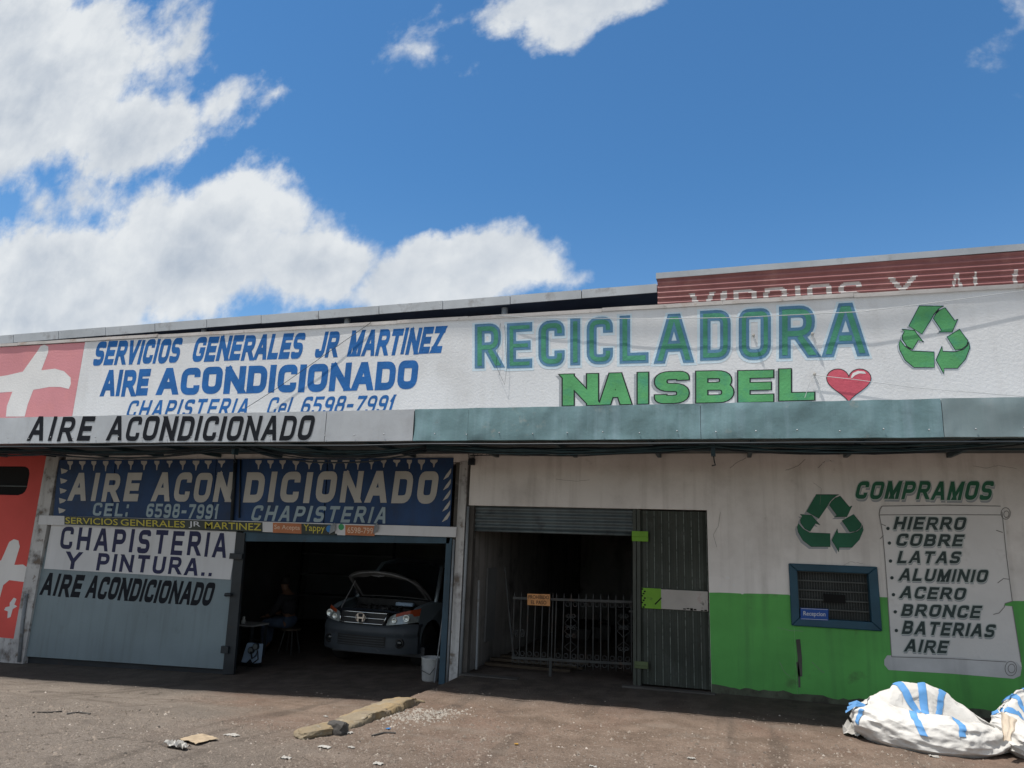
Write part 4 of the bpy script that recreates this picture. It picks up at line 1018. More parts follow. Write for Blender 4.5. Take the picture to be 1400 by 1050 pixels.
for (zc, sg) in ((wz0, 1), (wz1, -1)):      # rounded corners of the opening
    b.prism([(wx1 + .002, .002, zc), (wx1 + .002, .002, zc + sg * .16), (wx1 - .03, .002, zc + sg * .07), (wx1 - .08, .002, zc + sg * .03), (wx1 - .18, .002, zc)], (0, .15, 0))
b.build('window_corner', 'red_lower', red)
b = MB(); b.box((-15.5, .11, wz0), (wx1 + .02, .13, wz1)); rw = b.build('window', 'black_void', red)
b = MB(); b.box((-15.5, .08, wz0 + (wz1 - wz0) * .30), (wx1, .10, wz0 + (wz1 - wz0) * .335)); b.build('window_bar', 'slat', rw)
b = MB()
wall_poly(b, [(x / 4, 420 + y / 4) for x, y in [(205, 240), (222, 212), (244, 205), (264, 215), (264, 245), (226, 345), (300, 336), (350, 350), (386, 385), (387, 420), (376, 447), (330, 436), (270, 436), (182, 452), (152, 530), (135, 598), (32, 598), (38, 540), (68, 462), (-40, 470), (-40, 385), (40, 372), (125, 352)]], off=.0015)
b.build('painted_emblem', 'paint_white', red, label='large white brushed cross on the sunlit red wall')
b = MB()
wall_poly(b, [(x / 3.18, 590 + y / 3.18) for x, y in [(-30, 570), (5, 560), (40, 480), (60, 468), (80, 474), (86, 500), (62, 580), (100, 578), (126, 596), (132, 625), (112, 655), (40, 646), (14, 668), (0, 720), (-30, 720)]], off=.0015)
b.build('painted_emblem', 'paint_white', red, label='white brushed cross on the shaded red wall')
b = MB()
wall_poly(b, [(x / 3.18, 590 + y / 3.18) for x, y in [(42, 745), (60, 722), (72, 728), (62, 752), (75, 760), (55, 772), (46, 806), (32, 812), (34, 782), (18, 776), (24, 764), (42, 760)]], off=.0015)
b.build('painted_emblem', 'paint_white', red, label='small white brushed cross low on the red wall')
MB().box((-20, ROOFB, -.9), (-11.82, ROOFB + .18, TOPZ)).build('rear_wall', 'red_lower', red)
b = MB(); b.box((-20.18, 0, -.9), (-20, ROOFB, TOPZ)); b.build('side_wall', 'red_lower', red)
b = MB(); b.tube([W(26, 905, -.05), W(31, 850, -.05), W(36, 812, -.05)], .03, 8)
b.build('drain_pipe', 'pvc_grey', ws, smooth=True)

# --- upper roof behind the parapets
roof = thing('metal_roof', 'grey edged metal roof on short posts rising behind the white parapets', 'roof', (-7, 1.2, 4.7))
YR = 0.9
eL, eR = W(-40, 462, YR), W(899, 388.3, YR); tL, tR = W(-40, 473, YR), W(899, 400, YR)
b = MB(); n = 12
for k in range(n):
    a, c = k / n, (k + 1) / n - .0008
    d = .0025 * (k % 3)
    b.slab([eL.lerp(eR, a) + Vector((0, 0, d)), eL.lerp(eR, c) + Vector((0, 0, d)), tL.lerp(tR, c) + Vector((0, 0, d)), tL.lerp(tR, a) + Vector((0, 0, d))], .03)
b.build('roof_edge', 'roof_edge', roof)
b = MB(); b.add([eL + Vector((0, .03, -.01)), eR + Vector((0, .03, -.01)), eR + Vector((0, 7.8, .55)), eL + Vector((0, 7.8, .55)), tL + Vector((0, .03, 0)), tR + Vector((0, .03, 0)), tR + Vector((0, 7.8, .5)), tL + Vector((0, 7.8, .5))], [(0, 1, 2, 3), (7, 6, 5, 4), (0, 3, 7, 4), (1, 5, 6, 2), (2, 6, 7, 3)])
b.build('roof_sheet', 'roof_dark', roof)
b = MB(); b.box((-14.5, 3.2, 4.7), (-.4, 3.3, 5.95)); b.build('screen_wall', 'roof_dark', roof)
for px_ in (476, 690, 283):
    p = W(px_, 425, YR + .12); b = MB(); b.tube([(p.x, p.y, 4.7), (p.x, p.y, 5.62)], .055, 10); b.build('post', 'galvanised', roof, smooth=True)
# red corrugated screen with white lettering
cs = thing('corrugated_screen', 'dark red corrugated metal screen with cut-off white lettering above the parapet', 'metal screen', (1.5, .5, 4.7))
YC = .45
cx0, cx1 = W(899, 395, YC).x, 8.8; cz0 = 4.7
ztop = lambda x: W(899, 381, YC).z + (W(1400, 342, YC).z - W(899, 381, YC).z) * (x - cx0) / (W(1400, 342, YC).x - cx0)
# letter strokes tested per facet of the sheet
class Hit(MB): pass
lt = Hit()
def px_of(p):
    d = Vector(p) - EYE; k = d.dot(FW); return (700 + FPX * d.dot(RT) / k, 525 - FPX * d.dot(UP) / k)
def letters_2d():
    segs = []
    def word(text, x0, x1, tl, t=.15, gap=.2, hh=40):
        l, tot = layout(text, t, gap)
        for (ch, xx_, w_) in l:
            for (L, Rr) in glyph(ch, w_, t):
                for j in range(len(L) - 1):
                    segs.append([Vector((x0 + (x1 - x0) * (xx_ + q.x) / tot, tl(x0 + (x1 - x0) * (xx_ + q.x) / tot) + hh * (1 - q.y))) for q in (L[j], L[j + 1], Rr[j + 1], Rr[j])])
    tl = lambda x: 400 - (x - 950) * (400 - 384) / (1180 - 950)
    word('VIDRIOS', 943, 1178, tl, hh=32); tl2 = lambda x: 379 - (x - 1220) * .062
    word('Y', 1216, 1252, tl2, hh=34); word('AL', 1298, 1348, lambda x: tl2(x), hh=36, gap=.5); word('UMINIO', 1385, 1560, lambda x: tl2(x), hh=36)
    return segs
SEG = letters_2d()
def inside(q, x, y):
    c = False; n = len(q); j = n - 1
    for i in range(n):
        if (q[i].y > y) != (q[j].y > y) and x < (q[j].x - q[i].x) * (y - q[i].y) / (q[j].y - q[i].y) + q[i].x: c = not c
        j = i
    return c
b = MB(); nz_ = 88; nx_ = 420
H = 1.25
for j in range(nz_ + 1):
    z_ = j / nz_
    for i in range(nx_ + 1):
        x = cx0 + (cx1 - cx0) * (i / nx_); z = cz0 + (ztop(x) - cz0) * z_
        b.v.append((x, YC + .016 * math.cos(2 * PI * z / .084) + .003 * fbm((x * .8, z, 0)), z))
for j in range(nz_):
    for i in range(nx_):
        b.f.append((j * (nx_ + 1) + i, j * (nx_ + 1) + i + 1, (j + 1) * (nx_ + 1) + i + 1, (j + 1) * (nx_ + 1) + i))
        x = cx0 + (cx1 - cx0) * ((i + .5) / nx_); z = cz0 + (ztop(x) - cz0) * (j + .5) / nz_
        X, Yp = px_of((x, YC, z)); hit = 0
        for q in SEG:
            if min(p.x for p in q) <= X <= max(p.x for p in q) and inside(q, X, Yp): hit = 1; break
        b.mi.append(hit)
b.build('corrugated_sheet', ['corrugated_red', 'corrugated_white'], cs, smooth=True)
b = MB(); n = 20
for k in range(n):
    a = cx0 - .02 + (cx1 - cx0) * k / n; c = cx0 - .02 + (cx1 - cx0) * (k + 1) / n
    za, zc = ztop(a) + .004 * fbm((a * 2, 0, 4)), ztop(c) + .004 * fbm((c * 2, 0, 4))
    b.hexa([(a, YC - .03, za - .01), (c, YC - .03, zc - .01), (c, YC + .2, zc + .02), (a, YC + .2, za + .02), (a, YC - .027, za + .085), (c, YC - .027, zc + .085), (c, YC + .2, zc + .095), (a, YC + .2, za + .095)])
b.build('ridge_flashing', 'galvanised', cs)

# ------------------------------------------------------------------ awnings
YA = -1.9
ZA0, ZA1 = 2.905, 3.305
def awning(name, label, x0, x1, seams, mats, amp, group=None):
    t = thing(name, label, 'awning', ((x0 + x1) / 2, YA, ZA0), group)
    xs_ = [x0] + seams + [x1]
    for k in range(len(xs_) - 1):
        a, c = xs_[k] + .002, xs_[k + 1] - .002
        m = MB(); nu = max(4, int((c - a) / .035)); nv = 9; off = -.004 * (k % 2)
        def fn(u, v):
            x = a + (c - a) * u; z = ZA0 + (ZA1 - ZA0) * v
            e = math.sin(PI * v) ** .6 if 0 < v < 1 else 0
            d = amp * (.014 * fbm((x * 1.7, z * .6, 2)) * (.35 + e) + .016 * max(0, fbm((x * 2.6, z * 1.1, 8))) * e)
            return (x, YA + off - d, z + (.006 * fbm((x * 1.5, 0, 3)) if v in (0, 1) else 0))
        m.grid(fn, nu, nv)
        m.add([fn(i / nu, 1) for i in range(nu + 1)] + [(fn(i / nu, 1)[0], YA + .03, fn(i / nu, 1)[2]) for i in range(nu + 1)], [(i, i + 1, nu + 2 + i, nu + 1 + i) for i in range(nu)])
        m.add([fn(i / nu, 0) for i in range(nu + 1)] + [(fn(i / nu, 0)[0], YA + .06, fn(i / nu, 0)[2]) for i in range(nu + 1)], [(i, i + 1, nu + 2 + i, nu + 1 + i) for i in range(nu)])
        m.build('fascia', mats[k % len(mats)] if len(mats) < len(xs_) - 1 else mats[k], t, smooth=True)
    m = MB(); m.add([(x0, YA + .03, ZA1 - .01), (x1, YA + .03, ZA1 - .01), (x1, -.002, ZA1 + .06), (x0, -.002, ZA1 + .06), (x0, YA + .03, ZA1 - .03), (x1, YA + .03, ZA1 - .03), (x1, -.002, ZA1 + .04), (x0, -.002, ZA1 + .04)], [(0, 1, 2, 3), (7, 6, 5, 4), (0, 3, 7, 4), (1, 5, 6, 2), (0, 4, 5, 1)])
    m.build('roof_sheet', 'galvanised', t)
    m = MB(); m.box((x0, YA + .05, ZA0 + .075), (x1, -.03, ZA0 + .09)); m.build('soffit', 'awning_under', t)
    m = MB(); x = x0 + .5
    while x < x1 - .1:
        m.box((x, YA + .04, ZA0 + .02), (x + .05, -.02, ZA0 + .073)); x += 1.18
    for y in (YA + .08, YA + 1.0): m.box((x0, y, ZA0 + .0), (x1, y + .05, ZA0 + .019))
    m.build('purlin', 'truss_paint', t)
    if len(seams) >= 0:
        m = MB(); x = x0 + .3
        while x < x1:
            for z in (ZA0 + .08 + .01 * math.sin(x * 9), ):
                m.lathe([(.009, 0), (.007, -.006), (.002, -.009)], (x, YA - .012, z), 'y', 8)
            x += .42
        m.build('rivet', 'galvanised', t)
    return t
XA = W(565, 585, YA).x
aw1 = awning('awning', 'long flat awning with pale grey sheet fascia carrying black brush lettering', -14.5, XA, [W(30, 585, YA).x, W(445, 585, YA).x], ['fascia_white'] * 3, .25, 'street awnings')
aw2 = awning('awning', 'long flat awning with dented teal sheet metal fascia above the roller door', XA, 7.5, [W(640, 585, YA).x, W(958, 585, YA).x, W(1290, 585, YA).x], ['fascia_teal', 'fascia_teal', 'fascia_teal', 'fascia_grey'], 1.7, 'street awnings')
b = MB()
t1, b1 = ((40, 569.5), (431, 568)), ((37, 603), (431, 602))
paint_word(b, 'AIRE', 37, 122, t1, b1, t=.2, gap=.3, slant=9, Y=YA - .0065); paint_word(b, 'ACONDICIONADO', 145, 424, t1, b1, t=.2, gap=.2, slant=8, Y=YA - .0065)
b.build('painted_lettering', 'black_letter', aw1, label='black slanted brush letters')

# ------------------------------------------------------------------ cables under and over the awnings
def cat_pts(a, c, sag, n=16, wob=0.0, seed=0):
    a, c = Vector(a), Vector(c)
    return [a.lerp(c, k / n) + Vector((0, wob * fbm((k * .5, seed, 0)), -sag * 4 * (k / n) * (1 - k / n) + wob * fbm((k * .45, seed, 5)))) for k in range(n + 1)]
def wire(name, label, pts, r, m, group=None):
    b = MB(); b.tube(pts, r, 6); return b.build(name, m, smooth=True, label=label, cat='wire', group=group)
def bundle(name, label, spans, mats, cnt, spread, parent_loc, seed):
    t = thing(name, label, 'cables', parent_loc)
    rr = random.Random(seed)
    for i in range(cnt):
        m = MB()
        oy, oz = rr.uniform(-spread, spread), rr.uniform(-spread, spread) * .8
        pts = []
        for k, (a, c, sag) in enumerate(spans):
            q = cat_pts((a[0], a[1] + oy, a[2] + oz), (c[0], c[1] + oy, c[2] + oz), sag * rr.uniform(.5, 1.25), 14, .02, seed + i * 3 + k)
            pts += q if k == 0 else q[1:]
        m.tube(pts, rr.choice((.008, .011, .015)), 6)
        m.build('cable', mats[i % len(mats)], t, smooth=True)
    return t
YB = -1.45
B0 = W(585, 613, YB); B1 = W(975, 611, YB); B2 = W(1440, 600, YB)
bundle('cable_bundle', 'thick sagging bundle of dark cables under the teal awning', [(B0, B1, .07), (B1, B2, .10), (B2, B2 + Vector((3, 0, .05)), .08)], ['cable_black', 'cable_teal', 'cable_black'], 12, .055, tuple(B1), 5)
C0 = W(-30, 611, YB); C1 = W(70, 618, YB); C2 = W(330, 608, YB); C3 = W(585, 613, YB)
bundle('cable_bundle', 'dark cables drooping in loops under the pale awning', [(C0 + Vector((-2, 0, 0)), C1, .05), (C1, C2, .10), (C2, C3, .17)], ['cable_black', 'cable_teal'], 8, .06, tuple(C2), 11)
wire('front_cable', 'black cable running close under the whole awning fascia', [(x_, YA - .035, ZA0 - .055 + .012 * fbm((x_ * .5, 3, 0))) for x_ in [-14 + .5 * i for i in range(43)]], .011, 'cable_black')
for (px_, lab) in ((975, 'small iron bracket holding the cable bundle above the folding door'), (322, 'small iron bracket holding the cables above the blue sign')):
    t = thing('cable_bracket', lab, 'bracket', tuple(W(px_, 612, YB)), 'cable brackets')
    p = W(px_, 612, YB)
    b = MB(); b.box((p.x - .025, p.y - .05, p.z - .10), (p.x + .025, p.y + .05, 2.93)); b.build('hanger', 'truss_paint', t, bevel=.004)
    b = MB(); b.tube([(p.x, p.y, p.z - .09), (p.x + .01, p.y, p.z - .17), (p.x + .02, p.y + .02, p.z - .20), (p.x - .02, p.y + .01, p.z - .21)], .008, 6); b.build('hook', 'cable_black', t)
t = thing('junction_box', 'small black junction box with loose wires on the wall corner', 'junction box', tuple(W(643, 632, -.06)))
p = W(644, 631, -.06); b = MB(); b.box((p.x - .05, p.y, p.z - .05), (p.x + .05, p.y + .055, p.z + .05)); b.build('box', 'cable_black', t, bevel=.01)
b = MB()
for k in range(6):
    e = W(636 + 9 * k, 617 - k, -.4 - .1 * k)
    b.tube([(p.x - .02 + .01 * k, p.y, p.z), (p.x - .03 + .02 * k, p.y - .05, p.z + .08), ((p.x + e.x) / 2, -.2, (p.z + e.z) / 2 + .03), tuple(e)], .005, 5)
b.build('loose_wire', 'cable_black', t)

wire('service_wire', 'thin pale wire strung along the top of the sunlit white parapet', [W(678, 431, -.03), W(720, 434, -.06), W(900, 436, -.08), W(1010, 434, -.08), W(1180, 426, -.08), W(1300, 411, -.07), W(1440, 392, -.05)], .005, 'wire_light')
wire('drop_wire', 'thin dark wire slanting down across the blue lettering to the awning', [W(507, 441, -.03), W(440, 488, -.05), W(380, 530, -.05), W(336, 558, -.06)], .0045, 'cable_black')
wire('drop_wire', 'thin pale wire crossing the painted red heart', [W(1105, 512, -.04), W(1170, 519, -.04), W(1250, 530, -.04), W(1410, 543, -.04)], .004, 'wire_light')
wire('drop_wire', 'short thin dark wire looping below the first large block letter', [W(684, 442, -.02), W(682, 468, -.04), W(678, 500, -.03), W(690, 526, -.04), W(693, 500, -.03), W(690, 445, -.02)], .003, 'cable_black')
# street cable high above the frame: only its shadow falls across the white parapet
def cable_over(pts_px):
    out = []
    for (x, y) in pts_px:
        q = W(x, y, 0); k = 1.25; out.append(q + SUN * (k / -SUN.y))
    return out
wire('street_cable', 'thick dark street cable passing high over the front of the shops', cable_over([(560, 441), (686, 449), (780, 453), (890, 451), (925, 456), (1010, 454), (1180, 443), (1240, 436), (1340, 421), (1420, 408), (1480, 400)]), .022, 'cable_black')
for (px_, py_, lab) in ((1030, 460, 'small white insulator hook inside the second round letter of the shop name'), (1110, 458, 'small white insulator hook beside the last letter pair of the shop name'), (1113, 513, 'small wire hook with long wire tails on the wall beside the red heart')):
    p = W(px_, py_, 0); t = thing('insulator_hook', lab, 'hook', tuple(p), 'wall hooks')
    b = MB(); b.lathe([(.012, -.001), (.012, -.05), (.020, -.052), (.020, -.075), (.008, -.08)], tuple(p), 'y', 10); b.build('insulator', 'litter_white', t)
    b = MB(); b.tube([(p.x, -.06, p.z), (p.x + .02, -.075, p.z - .06), (p.x + .045, -.05, p.z - .13)], .004, 5)
    if px_ == 1113: b.tube([(p.x, -.06, p.z), (p.x - .07, -.1, p.z - .12), (p.x - .14, -.08, p.z - .32)], .004, 5); b.tube([(p.x, -.06, p.z), (p.x + .05, -.12, p.z - .15), (p.x + .04, -.1, p.z - .33)], .004, 5)
    b.build('wire_tail', 'wire_light', t)

# ------------------------------------------------------------------ iron gate in the recycling shop doorway
YG = .30
ig = thing('iron_gate', 'low wrought iron gate with scrolls and rings standing inside the dark doorway', 'gate', tuple(W(780, 920, YG)))
bars = [(165, 140), (233, 205), (300, 272), (370, 341), (437, 410), (505, 480), (533, 515), (568, 546), (640, 617), (708, 696), (780, 770), (850, 843), (918, 915), (990, 989), (1063, 1062), (1135, 1137), (1208, 1210), (1281, 1286)]
cv = lambda x, y: (680 + x / 7, 780 + y / 7)
topy = lambda x: 203 + (x - 165) * (228 - 203) / 1116; boty = lambda x: 905 + (x - 140) * (980 - 905) / 1146
for (xt, xb) in bars:
    b = MB(); p0, p1 = W(*cv(xt, topy(xt)), YG), W(*cv(xb, boty(xb)), YG)
    d = (p1 - p0).normalized()
    b.tube([p0, p0 + d * .05, p1 - d * .05, p1], [.001, .009, .009, .001], 6); b.build('bar', 'iron', ig)
b = MB()
r1 = (W(*cv(150, 262), YG - .012), W(*cv(1290, 302), YG - .012)); r2 = (W(*cv(140, 832), YG - .012), W(*cv(1290, 893), YG - .012))
for (a, c) in (r1, r2):
    b.hexa([a + Vector((0, -.012, -.017)), c + Vector((0, -.012, -.017)), c + Vector((0, .012, -.017)), a + Vector((0, .012, -.017)), a + Vector((0, -.012, .017)), c + Vector((0, -.012, .017)), c + Vector((0, .012, .017)), a + Vector((0, .012, .017))])
b.build('rail', 'iron', ig)
def ring(mb, c, r, rw=.005, n=12): mb.tube([(c.x + r * math.cos(2 * PI * k / n), c.y, c.z + r * math.sin(2 * PI * k / n)) for k in range(n + 1)], rw, 5, caps=False)
b = MB()
for i in range(len(bars) - 1):
    (a, a2), (c, c2) = bars[i], bars[i + 1]
    if c - a < 45: continue
    for yy in (860 + (a2 - 140) * .055, 790 + (a2 - 140) * .055):
        b = MB(); ring(b, W(*cv((a2 + c2) / 2, yy), YG), .030); b.build('ring', 'iron', ig)
    if i > 7: b = MB(); ring(b, W(*cv((a + c) / 2, 320 + (a - 500) * .02), YG), .030); b.build('ring', 'iron', ig)
def scroll(mb, cx, cy, s, fx=1, fy=1):
    pts = []
    for k in range(18):
        a = k / 17 * 2.6 * PI; r = s * (1 - k / 17 * .75); pts.append(W(*cv(cx + fx * r * math.cos(a), cy + fy * r * math.sin(a)), YG - .004))
    mb.tube(pts, .005, 5)
b = MB()
for cx in (703, 1209):
    b = MB()
    for fx in (-1, 1):
        scroll(b, cx + fx * 28, 430, 22, fx, 1); scroll(b, cx + fx * 28, 550, 26, fx, -1); scroll(b, cx + fx * 28, 745 if cx > 1000 else 620, 24, fx, 1)
        for (ya, yc) in ((440, 520), (520, 600), (680, 740)):
            b.tube([W(*cv(cx, ya), YG - .004), W(*cv(cx + fx * 62, (ya + yc) / 2 + 20), YG - .004), W(*cv(cx, yc + 40), YG - .004)], .005, 5)
    b.build('scrollwork', 'iron', ig)
b = MB()
for fx in (-1, 1): scroll(b, 212 + fx * 30, 580, 26, fx, 1); scroll(b, 212 + fx * 30, 620, 22, fx, -1)
b.build('scrollwork', 'iron', ig)
b = MB(); p = W(*cv(510, 900), YG); b.box((p.x - .02, p.y - .02, -.1), (p.x + .02, p.y + .02, p.z + .1)); b.build('gate_bolt', 'iron', ig); b = MB(); p = W(*cv(1260, 390), YG); b.box((p.x, p.y - .02, p.z - .012), (p.x + .12, p.y + .02, p.z + .012)); b.build('gate_bolt', 'iron', ig)
# notice on the gate
nt_ = thing('warning_notice', 'small tan no-entry notice with dark capitals hung on the iron gate', 'notice', tuple(W(736, 828, YG - .04)))
Yn = YG - .05
b = MB(); b.slab([W(721, 811.7, Yn), W(752, 812.6, Yn), W(752, 828.6, Yn), W(721, 827, Yn)], .008); b.build('plate', 'sign_tan', nt_)
b = MB(); print_word(b, 'PROHIBIDO', (722.5, 813.5), (750.5, 814.3), (750.5, 819.3), (722.5, 818.6), Yn, .002); print_word(b, 'EL PASO', (726, 820.8), (747, 821.4), (747, 826.6), (726, 825.8), Yn, .002); b.build('notice_lettering', 'black_letter', nt_)
# reception sign
rs = thing('reception_sign', 'small blue reception sign hung on the lower corner of the barred window', 'sign', tuple(W(1113, 848, -.04)))
b = MB(); b.slab([W(1094.5, 831, -.045), W(1132.5, 832.6, -.045), W(1132.5, 848.5, -.045), W(1094.5, 847, -.045)], .008); b.build('plate', 'sign_blue', rs)
b = MB(); print_word(b, 'Recepcion', (1098.5, 835.5), (1128.5, 836.7), (1128.5, 844.5), (1098.5, 843.3), -.045, .002, 0)
for q in ([(1095.5, 832), (1131.5, 833.5)], [(1095.5, 846), (1131.5, 847.5)]): wall_stroke(b, q, .5, Y=-.045, off=.002)
b.build('sign_lettering', 'text_white', rs)
# leaning poles and scrap in the doorway
b = MB(); b.tube([W(690, 775, .6), W(697, 850, .5), (W(703, 900, .35))], .014, 7); b.build('leaning_rod', 'iron', label='thin metal rod leaning behind the iron gate', cat='rod')
b = MB(); b.tube([(DL + .13, .22, -.08), (DL + .12, .2, 1.15)], .017, 7); b.build('steel_pole', 'pvc_grey', label='upright grey pole just inside the dark doorway edge', cat='pole')
t = thing('plank_pile', 'low pile of dark planks on the floor behind the iron gate', 'planks', (-3.0, .9, -.1))
for k in range(4):
    b = MB(); b.box((-3.5 + .03 * k, .7 + .16 * k, -.10 + .05 * (k % 2)), (-2.2 + .06 * k, .84 + .16 * k, -.06 + .05 * (k % 2))); b.build('plank', 'wood', t, bevel=.004)
b = MB(); b.box((DL + .004, .9, .2), (DL + .03, 1.35, 1.3)); b.build('hanging_board', 'interior_dark', label='dark board hanging on the grimy inner wall', cat='board')
b = MB()
for k in range(60):
    rr = random.Random(k); x, y = rr.uniform(-2.8, 1.5), rr.uniform(4.2, 7.8); h = rr.uniform(.1, .9) * (1 - abs(y - 6) / 2.6); s = rr.uniform(.12, .4)
    b.hexa([(x + dx * s + rr.uniform(-.05, .05), y + dy * s, z) for z in (-.1, -.1 + max(h, .1)) for (dx, dy) in ((-.5, -.5), (.5, -.5), (.5, .5), (-.5, .5))])
b.build('scrap_heap', 'heap', label='dark heap of scrap at the back of the recycling shop', cat='scrap', kind='stuff')

# ------------------------------------------------------------------ car in the workshop
FZ = -.37
CX, CY = W(494, 870, 1.0).x, 0.95
CYAW = Matrix.Rotation(math.radians(-4.0), 3, 'Z')
ca = thing('parked_car', 'dark compact utility car parked nose out in the garage bay with its bonnet raised', 'car', (CX, CY, FZ))
def C(x, y, z): return Vector((CX, CY, FZ)) + CYAW @ Vector((x, y, z))
def fy(u): return .02 + .30 * abs(u) ** 3.2          # plan curve of the nose, u = x / half width
HWD = .89
b = MB()
def bump_fn(u, v):
    x = (2 * u - 1); z = .26 + .46 * v
    d = fy(x) + .05 * (1 - v) ** 2 * 0 + (.05 if v > .93 else 0) + .04 * max(0, .2 - v) * 5 * .4 - .025 * math.sin(PI * min(1, max(0, (v - .55) / .3)))
    return C(x * HWD, d, z)
b.grid(bump_fn, 40, 18)
for sx in (-1, 1):      # returns along the flank up to the wheel arch
    b.grid(lambda u, v: C(sx * (HWD + .004 * math.sin(PI * v)), .32 + .14 * u, .26 + .46 * v), 4, 18)
b.build('front_bumper', 'bumper', ca, smooth=True)
def nose(u, z, o=.006): return C(u * HWD, fy(u) - o, z)
def patch(mb, u0, u1, z0, z1, o, n=14, mi=0):
    mb.grid(lambda a, c: nose(u0 + (u1 - u0) * a, z0 + (z1 - z0) * c, o), n, 3, mi)
b = MB(); patch(b, -.50, .50, .36, .52, .012); b.build('lower_grille', 'plastic_black', ca)
b = MB()
for k in range(4): patch(b, -.50 + .01 * k, .50 - .01 * k, .375 + .038 * k, .386 + .038 * k, .020)
patch(b, -.93, .93, .268, .282, .012, 30)
b.build('lower_grille_bar', 'bumper', ca)
b = MB(); b.grid(lambda a, c: C((-.45 + .90 * a) * (.92 + .08 * c), fy(.45 * (2 * a - 1)) - .01 + .05 * c, .70 + .19 * c), 14, 5); b.build('grille', 'plastic_black', ca)
b = MB()
for (z, w_) in ((.71, .40), (.79, .42), (.875, .45)):
    b.tube([C(w_ * (2 * k / 10 - 1), fy(w_ / HWD * (2 * k / 10 - 1)) - .022 + .26 * (z - .70), z) for k in range(11)], .010 if z < .85 else .012, 6)
for sx in (-1, 1): b.tube([C(sx * .40, .012, .71), C(sx * .45, .06, .875)], .009, 6)
b.build('grille_bar', 'chrome', ca, smooth=True)
b = MB(); ez = .795
b.tube([C(.085 * math.cos(2 * PI * k / 20) * (1 + .1 * math.sin(2 * PI * k / 20)), -.022, ez + .075 * math.sin(2 * PI * k / 20)) for k in range(21)], .008, 6)
for sx in (-1, 1): b.hexa([C(sx * .042 - .011, -.03, ez - .055), C(sx * .042 + .011, -.03, ez - .055), C(sx * .042 + .011, -.012, ez - .055), C(sx * .042 - .011, -.012, ez - .055), C(sx * .056 - .011, -.03, ez + .055), C(sx * .056 + .011, -.03, ez + .055), C(sx * .056 + .011, -.012, ez + .055), C(sx * .056 - .011, -.012, ez + .055)])
b.box(tuple(C(-.045, -.029, ez - .014)), tuple(C(.045, -.013, ez + .012)))
b.build('emblem', 'chrome', ca)
for sx in (-1, 1):
    hl = MB()
    def lamp(a, c, o=.0):
        u = .50 + .47 * a; lo = .70 + .05 * a; hi = .80 + .16 * a ** .6
        z = lo + (hi - lo) * c
        return C(sx * u * HWD, fy(u) - .012 - o + .07 * c + (.14 * max(0, a - .8) * 3), z)
    hl.grid(lambda a, c: lamp(a, c), 14, 8)
    h = hl.build('headlight', 'lamp_silver', ca, smooth=True)
    b = MB(); b.grid(lambda a, c: lamp(.28 + .72 * a, .72 + .28 * c - .25 * (a > .8) * (1 - c), .008), 12, 4); b.build('indicator', 'lamp_orange', h)
    b = MB()
    for (a, c, r) in ((.28, .40, .045), (.68, .42, .06)):
        p = lamp(a, c, .012); b = MB(); b.lathe([(r, 0), (r, -.014), (r * .8, -.018), (r * .55, -.004), (.004, .002)], tuple(p), 'y', 18); b.build('reflector', 'lamp_clear', h, smooth=True)
    b = MB(); p = nose(sx * .74, .43, .01); b.lathe([(.075, .03), (.075, -.012), (.058, -.016), (.055, .0), (.004, .004)], tuple(p), 'y', 18); f_ = b.build('fog_lamp', 'plastic_black', ca)
    b = MB(); b.lathe([(.05, 0), (.045, -.014), (.004, -.018)], tuple(p), 'y', 16); b.build('lens', 'glass_dark', f_, smooth=True)
    # front wing with wheel arch
    b = MB(); wy, wr = .78, .40; pts = []
    pts += [C(sx * .89, .34, .74), C(sx * .89, .40, .66)]
    for k in range(9):
        a = PI - PI * k / 8; pts.append(C(sx * .90, wy + wr * math.cos(a), .36 + wr * math.sin(a)))
    pts += [C(sx * .89, 1.28, .36), C(sx * .885, 1.30, .98), C(sx * .83, 1.0, 1.02), C(sx * .80, .55, .97), C(sx * .80, .32, .90)]
    vs = [Vector(p) for p in pts]; b.add(vs, [tuple(range(len(vs)))])
    b.add([C(sx * .80, .32, .90), C(sx * .80, .55, .97), C(sx * .83, 1.0, 1.02), C(sx * .885, 1.30, .98), C(sx * .80, 1.30, 1.03), C(sx * .73, 1.0, 1.03), C(sx * .70, .55, .96), C(sx * .70, .34, .88)], [(0, 1, 6, 7), (1, 2, 5, 6), (2, 3, 4, 5)])
    b.build('front_wing', 'car_silver', ca)
# inner engine bay
b = MB(); b.box(tuple(C(-.72, .32, .45)), tuple(C(.72, 1.05, .80))); b.box(tuple(C(-.74, 1.05, .4)), tuple(C(.74, 1.12, 1.02)))
for k in range(22):
    rr = random.Random(k + 50); x, y = rr.uniform(-.6, .55), rr.uniform(.38, .95); w_ = rr.uniform(.05, .16)
    b.box(tuple(C(x, y, .8)), tuple(C(x + w_, y + w_, .8 + rr.uniform(.03, .13))))
for k in range(5): b.tube([C(-.5 + .2 * k, .4, .84), C(-.4 + .2 * k, .6, .95), C(-.45 + .22 * k, .9, .9)], .015, 6)
b.build('engine', 'engine', ca)
b = MB(); b.box(tuple(C(.12, .88, .93)), tuple(C(.44, 1.0, .99))); b.build('reservoir', 'machine_blue', ca, bevel=.015)
b = MB(); b.tube([C(-.62, .36, .86), C(-.3, .31, .89), C(.3, .31, .89), C(.62, .36, .86)], .02, 6); b.build('slam_panel', 'car_dark', ca)
